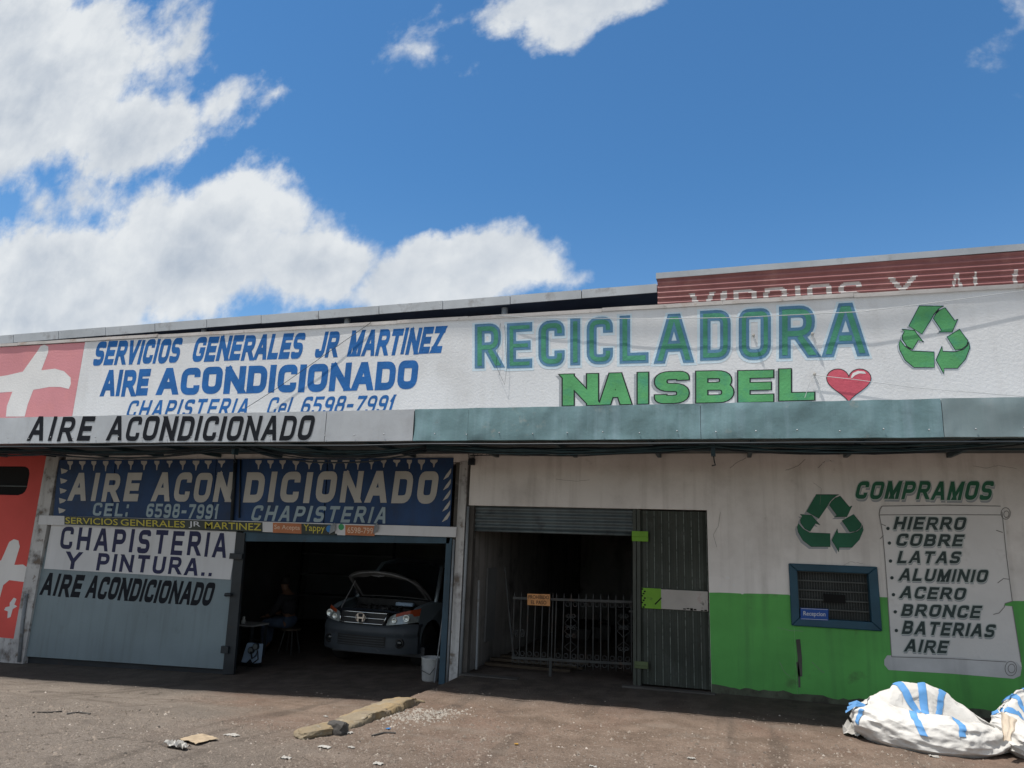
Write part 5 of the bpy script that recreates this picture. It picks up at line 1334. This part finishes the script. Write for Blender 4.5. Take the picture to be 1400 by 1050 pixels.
# raised bonnet
hyA, hzA = 1.06, 1.04; ang = math.radians(31); HL = .84
def hood(u, v, o=0.0):
    # v: 0 hinge, 1 nose edge
    w_ = .73 - .13 * v ** 1.6; bow = .025 * (1 - (2 * u - 1) ** 2)
    l = HL * v + (bow * 1.2 if v > .99 else 0) * 1
    cut = .14 * max(0, v - .72) / .28 * abs(2 * u - 1) ** 4
    l -= cut
    y = hyA - l * math.cos(ang); z = hzA + l * math.sin(ang)
    nrm = Vector((0, -math.sin(ang) * -1, math.cos(ang)))
    k = bow + .03 * math.sin(PI * v) + o
    return C((2 * u - 1) * w_, y + math.sin(ang) * k, z + math.cos(ang) * k)
hd = MB(); hd.grid(lambda u, v: hood(u, v), 20, 14); hd.grid(lambda u, v: hood(u, v, .02), 20, 14)
hood_o = hd.build('bonnet', 'car_primer', ca, smooth=True, label='raised bonnet showing its dark underside')
b = MB(); b.grid(lambda u, v: hood(.075 + .85 * u, .06 + .76 * v - .05 * math.cos(u * 2 * PI) * (v > .9) + .02 * math.sin(u * 19) * (v > .9), -.012), 30, 10); b.build('insulation_pad', 'plastic_black', hood_o)
b = MB()
for q in ([(.03, 0), (.02, .5), (.06, .93), (.25, .99), (.5, 1), (.75, .99), (.94, .93), (.98, .5), (.97, 0)], ):
    b.tube([hood(u, v, -.004) for (u, v) in q], .016, 6)
for k in range(3): b.tube([hood(.4 + .05 * k, .90, -.012), hood(.5, .86 + .02 * k, -.02), hood(.6 - .05 * k, .90, -.012)], .012, 6)
b.build('bonnet_frame', 'car_primer', hood_o, smooth=True)
b = MB(); b.tube([C(-.66, .40, .88), hood(.08, .62, -.01)], .008, 6); b.build('prop_rod', 'car_primer', ca)
# cabin
cab = MB()
secs = [(1.10, 1.02, .78, 1.02), (1.62, 1.62, .60, 1.62), (2.2, 1.69, .62, 1.69), (3.3, 1.66, .60, 1.66), (3.9, 1.60, .56, 1.6)]
rr_ = []
for (y, z, w_, _) in secs:
    rr_.append([C(-w_, y, z - .03), C(-w_ * .6, y, z + .01), C(0, y, z + .02), C(w_ * .6, y, z + .01), C(w_, y, z - .03)])
vs = [p for r in rr_[1:] for p in r]
cab.add(vs, [(j * 5 + i, j * 5 + i + 1, j * 5 + i + 6, j * 5 + i + 5) for j in range(3) for i in range(4)])
cab.build('roof', 'car_silver', ca, smooth=True)
b = MB(); b.add(rr_[0] + rr_[1], [(i, i + 1, i + 6, i + 5) for i in range(4)]); b.build('windscreen', 'glass_dark', ca, smooth=True)
for sx in (-1, 1):
    b = MB(); b.tube([C(sx * .80, 1.08, 1.0), C(sx * .62, 1.62, 1.60), C(sx * .63, 2.2, 1.67), C(sx * .61, 3.3, 1.64), C(sx * .80, 4.2, 1.0)], .035, 8); b.build('roof_pillar', 'car_silver', ca, smooth=True)
    b = MB(); b.add([C(sx * .82, 1.2, 1.0), C(sx * .64, 1.66, 1.58), C(sx * .64, 3.3, 1.6), C(sx * .82, 4.1, 1.0)], [(0, 1, 2, 3)]); b.build('side_window', 'glass_dark', ca)
    b = MB(); b.add([C(sx * .89, 1.305, .36), C(sx * .885, 1.305, .98), C(sx * .82, 1.305, 1.02), C(sx * .82, 4.3, 1.02), C(sx * .885, 4.35, .98), C(sx * .89, 4.35, .36)], [(0, 1, 4, 5), (1, 2, 3, 4)]); b.build('door', 'car_silver', ca)
    b = MB(); b.lathe([(.02, -.10), (.085, -.085), (.10, 0), (.085, .08), (.02, .09)], tuple(C(sx * 1.0, 1.45, 1.07)), 'y', 14); b.build('wing_mirror', 'car_dark', ca, smooth=True)
    for wy in (.78, 3.4):
        b = MB(); b.lathe([(.20, -.11), (.31, -.115), (.34, -.08), (.345, 0), (.34, .08), (.31, .115), (.20, .11)], tuple(C(sx * .76, wy, .345)), 'x', 28); wh = b.build('wheel', 'tyre', ca, smooth=True)
        b = MB(); b.lathe([(.215, -.09), (.21, .09), (.06, .10), (.04, .11)], tuple(C(sx * .76, wy, .345)), 'x', 20); b.build('rim', 'lamp_silver', wh)
b = MB(); b.box(tuple(C(-.82, 4.28, .36)), tuple(C(.82, 4.38, 1.0))); b.box(tuple(C(-.7, .3, .2)), tuple(C(.7, 4.3, .36))); b.build('body', 'car_dark', ca)

# ------------------------------------------------------------------ other things in the workshop
def floor(x): return lerp_tab(LEFT, x)
# seated mechanic
def skin_mesh(name, verts, edges, radii, material, parent, sub=2, root=0):
    me = bpy.data.meshes.new(name); me.from_pydata([tuple(v) for v in verts], edges, [])
    o = bpy.data.objects.new(name, me); COL.objects.link(o)
    sk = o.modifiers.new('skin', 'SKIN')
    if not me.skin_vertices: pass
    for i, r in enumerate(radii):
        rr = r if isinstance(r, tuple) else (r, r)
        me.skin_vertices[0].data[i].radius = rr
        me.skin_vertices[0].data[i].use_root = (i == root)
    ss = o.modifiers.new('sub', 'SUBSURF'); ss.levels = sub; ss.render_levels = sub
    bpy.context.view_layer.update()
    m2 = bpy.data.meshes.new_from_object(o.evaluated_get(bpy.context.evaluated_depsgraph_get()))
    vs = [tuple(v.co) for v in m2.vertices]; fs = [tuple(p.vertices) for p in m2.polygons]
    bpy.data.objects.remove(o); bpy.data.meshes.remove(m2)
    b = MB(); b.v = vs; b.f = fs; b.mi = [0] * len(fs)
    return b.build(name, material, parent, smooth=True)
Yp = 2.3
sx_ = W(394, 868, Yp).x; fl = floor(sx_); pz = fl + .52
pers = thing('person', 'person in dark shirt and blue jeans sitting on a stool in the dark workshop', 'person', (sx_, Yp, fl))
S = lambda x, y, z: Vector((sx_ + x, Yp + y, fl + z))
TOR = .0
V_ = [S(0, 0, .55), S(-.02, 0, .75), S(-.05, -.01, .95), S(-.09, -.02, 1.06), S(-.13, -.03, 1.14), S(-.16, -.04, 1.24), S(-.17, -.05, 1.33),
      S(-.08, -.19, 1.02), S(-.17, -.25, .80), S(-.33, -.20, .68), S(-.41, -.18, .66), S(-.08, .17, 1.02), S(-.18, .22, .80), S(-.34, .16, .70), S(-.42, .14, .68),
      S(-.03, -.10, .55), S(-.45, -.14, .55), S(-.36, -.18, .12), S(-.47, -.19, .04), S(-.03, .10, .55), S(-.50, .16, .56), S(-.54, .18, .12), S(-.65, .18, .04)]
E_ = [(0, 1), (1, 2), (2, 3), (3, 4), (4, 5), (5, 6), (3, 7), (7, 8), (8, 9), (9, 10), (3, 11), (11, 12), (12, 13), (13, 14), (0, 15), (15, 16), (16, 17), (17, 18), (0, 19), (19, 20), (20, 21), (21, 22)]
Rd = [(.12, .10), (.11, .09), (.12, .10), (.09, .08), .055, .085, .075, .065, .05, .04, .035, .065, .05, .04, .035, .09, .07, .045, .04, .09, .07, .045, .04]
skin_mesh('body', V_, E_, Rd, 'skin', pers)
skin_mesh('jeans', [V_[0] + Vector((0, 0, .02)), V_[0] + Vector((0, 0, .14)), V_[15], V_[16], V_[17] + Vector((0, 0, .0)), V_[19], V_[20], V_[21]], [(0, 1), (0, 2), (2, 3), (3, 4), (0, 5), (5, 6), (6, 7)], [(.165, .135), (.16, .135), .105, .088, .07, .105, .088, .07], 'jeans', pers)
skin_mesh('shirt', [V_[0] + Vector((0, 0, .10)), V_[2], V_[3], V_[7], V_[8], V_[11], V_[12], V_[9].lerp(V_[8], .12), V_[13].lerp(V_[12], .12)], [(0, 1), (1, 2), (2, 3), (3, 4), (2, 5), (5, 6), (4, 7), (6, 8)], [(.18, .155), (.185, .145), (.12, .105), .085, .066, .082, .066, .05, .05], 'dark_cloth', pers)
b = MB(); b.lathe([(.02, .12), (.07, .10), (.098, .04), (.10, -.02), (.09, -.05)][::-1], tuple(V_[5] + Vector((.012, .0, .06))), 'z', 14); b.build('hair', 'hair', pers, smooth=True)
for (a, s_) in ((18, -1), (22, 1)):
    p = V_[a]; b = MB(); b.lathe([(.03, -.15), (.05, -.10), (.055, 0), (.05, .08), (.03, .11)], (0, 0, 0), 'x', 12)
    b.v = [(p.x - .02 + v[0], p.y + v[1], max(fl + .002, p.z + v[2] * .9)) for v in b.v]; b.build('shoe', 'plastic_black', pers, smooth=True)
for s_, hnd in ((-1, 10), (1, 14)):
    b = MB(); p = V_[hnd]
    for k in range(4):
        o_ = (k - 1.5) * .02; ln = (.075, .085, .08, .06)[k]
        b.tube([p + Vector((-.02, o_, .0)), p + Vector((-.02 - ln * .5, o_, -.012)), p + Vector((-.02 - ln * .85, o_, -.045))], [.010, .009, .006], 6)
    b.tube([p + Vector((0, s_ * -.03, .01)), p + Vector((-.03, s_ * -.055, -.005)), p + Vector((-.06, s_ * -.055, -.02))], [.011, .010, .007], 6); b.build('finger', 'skin', pers, smooth=True)
stl = thing('work_stool', 'plain wooden stool under the seated person', 'stool', (sx_ + .05, Yp, fl))
b = MB(); b.lathe([(.17, .42), (.18, .43), (.18, .455), (.17, .46)], (sx_ + .05, Yp, fl), 'z', 18); b.build('seat', 'wood', stl)
for k in range(4):
    a = PI / 4 + PI / 2 * k; b = MB(); b.tube([(sx_ + .05 + .2 * math.cos(a), Yp + .2 * math.sin(a), fl), (sx_ + .05 + .11 * math.cos(a), Yp + .11 * math.sin(a), fl + .42)], .014, 7); b.build('leg', 'iron', stl)
# bench with cup
tp = W(340, 852, 1.6); tf = floor(tp.x)
tb = thing('work_bench', 'narrow grey work bench just inside the gate', 'bench', (tp.x, 1.6, tf))
b = MB(); b.box((tp.x - .38, 1.35, tp.z - .03), (tp.x + .26, 1.85, tp.z)); b.build('bench_top', 'board', tb, bevel=.005)
for (dx, dy) in ((-.34, 1.4), (.2, 1.4), (.2, 1.8), (-.34, 1.8)):
    b = MB(); b.box((tp.x + dx, dy, tf), (tp.x + dx + .04, dy + .04, tp.z - .03)); b.build('leg', 'frame_dark', tb)
cu_ = MB(); cu_.lathe([(.035, 0), (.04, .06), (.024, .075), (.022, .12), (.02, .125)], (W(333, 848, 1.5).x, 1.5, tp.z + .001), 'z', 14); cu_.build('spray_cup', 'pale_plastic', label='small pale spray cup standing on the work bench', cat='cup', smooth=True)
# refrigerant machine
mp = W(341, 913, .75); mf = floor(mp.x)
mc = thing('gauge_machine', 'pale blue upright service machine with two gauges and black hoses', 'machine', (mp.x, .75, mf))
mx0, mx1, mzt = W(332, 880, .75).x, W(354, 880, .75).x, W(342, 880, .75).z
b = MB(); b.hexa([(mx0 - .0, .75, mf + .06), (mx1 - .04, .75, mf + .06), (mx1, .88, mf + .06), (mx0, .88, mf + .06), (mx0 + .04, .80, mzt), (mx1, .80, mzt), (mx1, .88, mzt), (mx0 + .04, .88, mzt)]); b.build('cabinet', 'machine_blue', mc, bevel=.012)
b = MB(); b.box((mx0, .77, mf), (mx1, .88, mf + .06)); b.tube([(mx0 + .06, .85, mzt), (mx0 + .07, .85, mzt + .06), (mx1 - .03, .85, mzt + .06), (mx1 - .02, .85, mzt)], .012, 6); b.build('base', 'plastic_black', mc)
for (px_, py_) in ((343.5, 889), (350, 884)):
    p = W(px_, py_, .74); b = MB(); b.lathe([(.055, .02), (.055, -.02), (.045, -.024), (.003, -.02)], tuple(p), 'y', 16); g_ = b.build('gauge', 'frame_dark', mc)
    b = MB(); b.lathe([(.042, .0), (.042, -.026), (.003, -.027)], tuple(p), 'y', 14); b.build('dial', 'lamp_silver', g_)
b = MB(); p0, p1 = W(343, 891, .70), W(352, 889, .70)
b.tube([p0, p0 + Vector((.06, -.03, -.1)), p0 + Vector((.12, -.02, -.05)), p1, p1 + Vector((.03, 0, -.14)), p1 + Vector((-.08, .0, -.22)), p1 + Vector((-.16, .02, -.24))], .012, 7); b.build('hose', 'rubber_hose', mc, smooth=True)
p = W(341.5, 907, .75); b = MB(); b.prism([(p.x - .07, .745, p.z), (p.x, .745, p.z - .07), (p.x + .07, .745, p.z), (p.x, .75, p.z + .07)], (0, -.006, 0)); b.build('warning_diamond', 'plastic_black', mc)
b = MB(); p = W(315, 905, .3); f0 = floor(p.x); b.lathe([(.04, 0), (.05, .01), (.05, .14), (.03, .19), (.018, .2), (.018, .24)], (p.x, .3, f0), 'z', 14); b.build('oil_bottle', 'yellow_plastic', label='yellow oil bottle on the floor behind the gate edge', cat='bottle', smooth=True)
bp_ = W(588, 936, .25); bz = floor(bp_.x)
bu = thing('paint_bucket', 'dirty white bucket on the floor beside the blue door post', 'bucket', (bp_.x, .25, bz))
b = MB(); b.lathe([(.115, 0), (.125, .02), (.145, .30), (.15, .31), (.15, .325), (.14, .325), (.12, .03), (.002, .03)], (bp_.x, .25, bz), 'z', 20); b.build('pail', 'pale_plastic', bu, smooth=True)
b = MB(); b.tube([(bp_.x - .15, .25, bz + .3), (bp_.x - .1, .11, bz + .16), (bp_.x + .05, .09, bz + .11), (bp_.x + .15, .24, bz + .3)], .005, 5); b.build('handle', 'iron', bu)
b = MB(); q0 = W(594, 932, .12); b.tube([(q0.x, .12, floor(q0.x)), W(606, 838, .14)], .010, 6); b.build('leaning_rod', 'pvc_grey', label='thin pale rod leaning on the blue door post by the bucket', cat='rod')
sh = thing('storage_shelf', 'dark shelf unit against the back wall of the workshop', 'shelf', (-9.6, 7.9, -.5))
for k in range(4):
    b = MB(); b.box((-11.2, 7.6, .1 + .55 * k), (-8.4, 8.3, .14 + .55 * k)); b.build('shelf_board', 'board', sh)
for x in (-11.2, -8.44):
    b = MB(); b.box((x, 7.6, -.55), (x + .05, 7.65, 2.0)); b.build('upright', 'frame_dark', sh)

# ------------------------------------------------------------------ kerb, rubble, litter
k0, k1 = G(566, 949, 0.0), G(437, 996, 0.03)
def kerb_fn(u, v):
    c = Vector((k0.x, k0.y, 0)).lerp(Vector((k1.x, k1.y, 0)), u); d = (Vector((k1.x, k1.y, 0)) - Vector((k0.x, k0.y, 0))).normalized(); nn = Vector((-d.y, d.x, 0))
    prof = [(-.15, -.45), (-.14, -.02), (-.12, .0), (.0, -.008), (.12, -.022), (.24, -.055), (.32, -.3)]
    t = v * (len(prof) - 1); i = min(int(t), len(prof) - 2); f = t - i
    a = prof[i][0] * (1 - f) + prof[i + 1][0] * f; z = prof[i][1] * (1 - f) + prof[i + 1][1] * f
    p = c - nn * a * (1 if nn.x < 0 else -1) * -1
    zz = z + .045 * (1 - abs(2 * u - 1)) * 0 + .022 + .012 * fbm((u * 6, v * 3, 1)) + .010 * fbm((u * 25, v * 9, 4)) + .012 * fbm((u * 9, 0, 2))
    if u > .93: zz -= (u - .93) * 1.6
    if u < .14: zz -= (.14 - u) * .55
    return (p.x + .05 * fbm((u * 8, v * 2, 7)), p.y + .02 * fbm((u * 30, v * 5, 3)), zz)
b = MB(); b.grid(kerb_fn, 60, 24); b.build('broken_kerb', 'kerb', smooth=True, label='worn yellow-stained concrete kerb between driveway and dirt', cat='kerb')
def rock(name, label, c, size, seed, material, flat=1.0, cat='rubble', group=None, rot=0):
    bm = bmesh.new(); bmesh.ops.create_icosphere(bm, subdivisions=3, radius=1)
    for v in bm.verts:
        n = v.co.normalized(); m = max(abs(n.x), abs(n.y), abs(n.z)); q = n / (m ** .7)
        q *= 1 + .12 * fbm((n.x * 2 + seed, n.y * 2, n.z * 2)) + .05 * fbm((n.x * 7, n.y * 7 + seed, n.z * 7))
        v.co = Vector((q.x * size[0], q.y * size[1], q.z * size[2]))
    b = MB(); R = Matrix.Rotation(rot, 3, 'Z') @ Matrix.Rotation(.18 * math.sin(seed), 3, 'X')
    b.add([R @ v.co + Vector(c) for v in bm.verts], [tuple(v.index for v in f.verts) for f in bm.faces]); bm.free()
    return b.build(name, material, label=label, cat=cat, group=group)
p = G(431, 999, .03); rock('kerb_fragment_and_hole', 'pale broken concrete block lying at the crumbled end of the kerb', (p.x, p.y, ground_z(p.x, p.y) + .025), (.19, .075, .038), 2, 'kerb', rot=1.25)
p = G(457, 995, .02); rock('kerb_fragment_and_hole', 'small dark lump standing in for the dark hole at the broken kerb end', (p.x + .03, p.y, ground_z(p.x, p.y) + .03), (.09, .08, .07), 5, 'grime')  # dark lump imitates the unlit hole under the tilted kerb piece
# gravel
b = MB(); rr = random.Random(21)
def pebble(x, y, s, mi):
    z = ground_z(x, y); a = rr.uniform(0, PI); ca_, sa_ = math.cos(a), math.sin(a); e = rr.uniform(.55, 1)
    pts = [(s, 0, 0), (0, s * e, 0), (-s * .9, 0, 0), (0, -s * e * .9, 0), (0, 0, s * .7), (s * .35, s * .3, s * .55)]
    b.add([(x + p[0] * ca_ - p[1] * sa_, y + p[0] * sa_ + p[1] * ca_, z + p[2] - s * .1) for p in pts], [(0, 1, 5), (1, 2, 4), (2, 3, 4), (3, 0, 4), (1, 4, 5), (0, 5, 4)], mi)
cnt = 0
while cnt < 15000:
    x, y = rr.uniform(-9, 4.2), -rr.uniform(0, 1) ** .8 * 5.2 - 1.0
    dens = .25 + max(0, fbm((x * .6, y * .6, 3))) * 1.3 + (.5 if y < -3.2 else 0)
    if x < -3.7: dens *= .35 if y > -3.3 else 1.2
    if rr.random() > dens: continue
    pebble(x, y, abs(rr.gauss(0, .007 if y > -2.4 else .0095)) + .003, 0); cnt += 1
b.build('gravel', 'pebble', label='loose gravel and grit scattered over the dirt', cat='gravel', kind='stuff')
b = MB()
for k in range(700):
    u = rr.random(); p = G(535 + 75 * u + rr.gauss(0, 22), 974 - 7 * u + rr.gauss(0, 5), 0); pebble(p.x, p.y, abs(rr.gauss(0, .010)) + .005, 0)
b.build('white_rubble', 'rubble_white', label='spill of crumbled white rubble beside the kerb', cat='rubble', kind='stuff')
def scrap(name, label, px_, py_, w_, d_, material, seed, lift=.012, cat='litter', group=None, crum=.03):
    c = G(px_, py_, 0); z0 = ground_z(c.x, c.y); c = G(px_, py_, z0); b = MB(); n = 10; rs = random.Random(seed); a = rs.uniform(-.4, .4)
    def fn(u, v):
        x, y = (u - .5) * w_, (v - .5) * d_
        k = 1 + .22 * fbm((seed, math.atan2(v - .5, u - .5) * 1.2, 0)); x *= k * .8; y *= k * .8
        X, Y_ = c.x + x * math.cos(a) - y * math.sin(a), c.y + x * math.sin(a) + y * math.cos(a)
        return (X, Y_, ground_z(X, Y_) + lift + crum * abs(fbm((u * 3 + seed, v * 3, 1))))
    b.grid(fn, n, n); b.grid(lambda u, v: tuple(Vector(fn(u, v)) - Vector((0, 0, .003))), n, n)
    return b.build(name, material, label=label, cat=cat, group=group)
scrap('cardboard_scrap', 'flat torn piece of tan cardboard lying on the driveway', 271, 1012, .30, .30, 'cardboard', 4, .015, crum=.02)
scrap('plastic_bag', 'crumpled clear plastic bag beside the cardboard scrap', 241, 1022, .26, .12, 'clear_plastic', 9, .015, 'plastic bag', crum=.07)
scrap('plastic_bag', 'clear plastic sheet bunched on the dirt beside the tied end of the white sack', 1181, 1008, .42, .34, 'clear_plastic', 14, .02, 'plastic bag', crum=.16)
lit = [(317, 1003, .16, 'small white paper strip on the driveway beside the cardboard scrap'), (446, 972, .07, 'white paper scrap just in the shade line of the driveway'), (475, 994, .07, 'white scrap at the kerb foot'), (475, 1003, .11, 'flat white scrap just below the kerb'),
       (480, 1022, .07, 'white chip on the dirt below the kerb'), (391, 1037, .10, 'curled pale leaf at the bottom of the driveway'), (444, 1022, .13, 'thin white stick on the dirt'), (945, 1037, .08, 'round white pebble-like scrap on the dirt in the middle'),
       (811, 1048, .07, 'white chip at the lower edge of the dirt'), (601, 973, .10, 'white crumb beside the rubble spill'), (517, 1045, .09, 'pale scrap at the bottom under the kerb'), (1277, 1035, .10, 'flat grey scrap on the dirt under the white sack')]
for i, (x, y, s, lab) in enumerate(lit): scrap('litter_scrap', lab, x, y, s, s * .6, 'litter_white', 30 + i, .006, group='litter on the ground', crum=.012)
scrap('bottle_cap', 'tiny yellow cap on the dirt', 706, 1019, .04, .04, 'yellow_plastic', 70, .01, crum=.01)
scrap('plastic_scrap', 'tiny blue plastic scrap on the dirt below the rubble', 531, 996, .05, .05, 'logo_cyan', 71, .01, crum=.01)
for (pts, lab) in (([(45, 972), (70, 970), (85, 968)], 'thin straight dark stick on the driveway before the grey gate'), ([(92, 973), (108, 971), (124, 973)], 'thin bent dark twig on the driveway'), ([(508, 1008), (525, 1004), (541, 1003)], 'thin dark twig on the dirt below the rubble')):
    q = []
    for (x, y) in pts:
        g_ = G(x, y, 0); z0 = ground_z(g_.x, g_.y); g_ = G(x, y, z0); q.append((g_.x, g_.y, ground_z(g_.x, g_.y) + .008))
    b = MB(); b.tube(q, .008, 5); b.build('twig', 'grime', label=lab, cat='twig', group='twigs on the ground')

# ------------------------------------------------------------------ bulk sacks
def sack(name, label, c, a_, b_, hs, rot, seed, straps, tip=True):
    """collapsed open bulk sack: bulging skirt, rim that rises at the back, sunken mouth"""
    t = thing(name, label, 'sack', (c[0], c[1], c[2]))
    hb, hf, hl, hr = hs
    PR = [(.62, .0, 0), (.84, .03, 0), (.97, .16, .05), (1.0, .34, .15), (.96, .55, .3), (.88, .74, .5), (.77, .89, .7), (.64, .98, .9), (.52, 1.0, 1.0), (.43, .93, 1.0), (.34, .74, .9), (.22, .56, .8), (.10, .50, .7), (.0, .49, .7)]
    def S(th, s, o=0.0):
        k = s * (len(PR) - 1); i = min(int(k), len(PR) - 2); f = k - i; f2 = f * f * (3 - 2 * f) * .35 + f * .65
        r, zf, rise = [PR[i][j] * (1 - f2) + PR[i + 1][j] * f2 for j in range(3)]
        cs_, sn = math.cos(th), math.sin(th)
        back = max(0, sn) ** 1.3; front = max(0, -sn) ** 1.0; lf = max(0, -cs_) ** 3; rt = max(0, cs_) ** 3
        Hh = (back * hb + front * hf + lf * hl + rt * hr) / (back + front + lf + rt)
        ex = 1 + .10 * abs(cs_) ** 6 * (1 - abs(2 * s - .7)) * (s < .85)      # ends pulled out to points
        x = a_ * r * cs_ * ex; y = b_ * r * sn * (1 - .45 * abs(cs_) ** 5)
        if s > .45: y += .20 * b_ * rise * (1 - back)          # the mouth leans to the back
        if lf > 0: zf = zf * (1 - .5 * lf) + .5 * lf * min(1, zf * 1.6 + .25 * min(1, s * 5))   # left end lifted off the ground
        z = Hh * zf
        # a few long soft folds that start at the pinched ends and sharp shallow creases
        n1 = fbm((th * 1.3 + seed, s * 2.2, 0), 2)
        g = th * .9 + seed
        n2 = -abs(fbm((g, s * 7 + .8 * math.sin(th * 2 + seed), 2), 2))
        n3 = -abs(fbm((x * 5 + seed, y * 5, z * 8), 2))
        n4 = -abs(fbm((x * 13, y * 13 + seed, z * 17), 2))
        wp = Vector((x * 4.2 + seed + .5 * fbm((x * 3, y * 3, z * 3)), y * 4.2 + .5 * fbm((y * 3, z * 3, 7)), z * 6.0))
        f1 = noise.voronoi(wp)[0][0]; f1b = noise.voronoi(wp * 2.3 + Vector((3, 1, 7)))[0][0]
        amp = min(1, s * 7)
        d = amp * (.030 * n1 + .058 * n2 * (.35 + .65 * abs(cs_)) + .016 * n3 + .010 * n4 + .036 * (f1 - .45) + .014 * (f1b - .45) + .012)
        nv = Vector((cs_ / a_, sn / b_, .5 if s < .5 else 2.2)).normalized()
        no = nv if s < .6 else Vector((-cs_ / a_, -sn / b_, 1.6)).normalized()
        p = Vector((x, y, z)) + nv * d + no * o; p.z = max(p.z, .0)
        cr, sr = math.cos(rot), math.sin(rot)
        return Vector((c[0] + p.x * cr - p.y * sr, c[1] + p.x * sr + p.y * cr, c[2] + p.z))
    b = MB(); b.grid(lambda u, v: S(2 * PI * u, v * .985), 260, 120, closed_u=True)
    b.build('sack_body', 'bag_white', t, smooth=True)
    for (th0, th1, s0, s1, w_) in straps:
        b = MB(); n = 34; q = 4
        def row(k, e):
            th, s = th0 + (th1 - th0) * k, s0 + (s1 - s0) * k
            sp = max(.12, (S(th + .04, s) - S(th - .04, s)).length / .08)
            return S(th + w_ / sp * e, s, .009 + .004 * (1 - e * e * 4))
        vs = [row(k / n, j / q - .5) for k in range(n + 1) for j in range(q + 1)]
        b.add(vs, [(k * (q + 1) + j, k * (q + 1) + j + 1, (k + 1) * (q + 1) + j + 1, (k + 1) * (q + 1) + j) for k in range(n) for j in range(q)])
        b.build('strap', 'strap_blue', t, smooth=True)
    return t, S
bc = G(1272, 1012, 0); bc = (bc.x, bc.y, ground_z(bc.x, bc.y) - .01)
D2 = math.radians
sk1, S1 = sack('bulk_sack', 'large slumped white woven bulk sack with blue straps on the dirt before the green wall', bc, .66, .40, (.54, .33, .36, .24), .06, 3.7,
     [(D2(256), D2(243), .30, .60, .062), (D2(285), D2(297), .33, .58, .062), (D2(118), D2(128), .50, .90, .075), (D2(84), D2(92), .50, .90, .075), (D2(58), D2(46), .56, .88, .065), (D2(196), D2(200), .40, .22, .04)])
b = MB(); p = S1(D2(182), .45, 0)
for k in range(3):
    e = p + Vector((-.15 - .02 * k, -.02 * k, .0 - .035 * k)); m_ = p.lerp(e, .5) + Vector((0, 0, .03)); w_ = Vector((0, .006, .009))
    b.add([p - w_, p + w_, m_ + w_, m_ - w_, e + w_, e - w_], [(0, 1, 2, 3), (3, 2, 4, 5)])
b.build('tie_end', 'strap_blue', sk1)
bc2 = G(1424, 1024, 0); bc2 = (bc2.x, bc2.y, ground_z(bc2.x, bc2.y) - .01)
sk2, S2 = sack('bulk_sack', 'smaller dirtier white bulk sack with a beige torn flap', bc2, .36, .40, (.56, .26, .36, .34), -.1, 9.1, [(D2(165), D2(178), .35, .75, .05), (D2(130), D2(138), .4, .8, .05), (D2(100), D2(95), .45, .85, .05)])
fq_ = [W(1369, 972, bc2[1] - .30), W(1391, 984, bc2[1] - .34), W(1383, 1013, bc2[1] - .46), W(1371, 1012, bc2[1] - .46)]
b = MB()
for dy in (0, .004):
    b.grid(lambda u, v: fq_[0].lerp(fq_[1], u).lerp(fq_[3].lerp(fq_[2], u), v) + Vector((.012 * fbm((u * 3, v * 3, 1)), dy + .03 * fbm((u * 2, v * 2, 3)), .02 * fbm((u * 3, v * 2, 8)))), 10, 10)
b.build('cloth_flap', 'bag_beige', sk2, smooth=True, label='beige torn flap hanging on the sack')
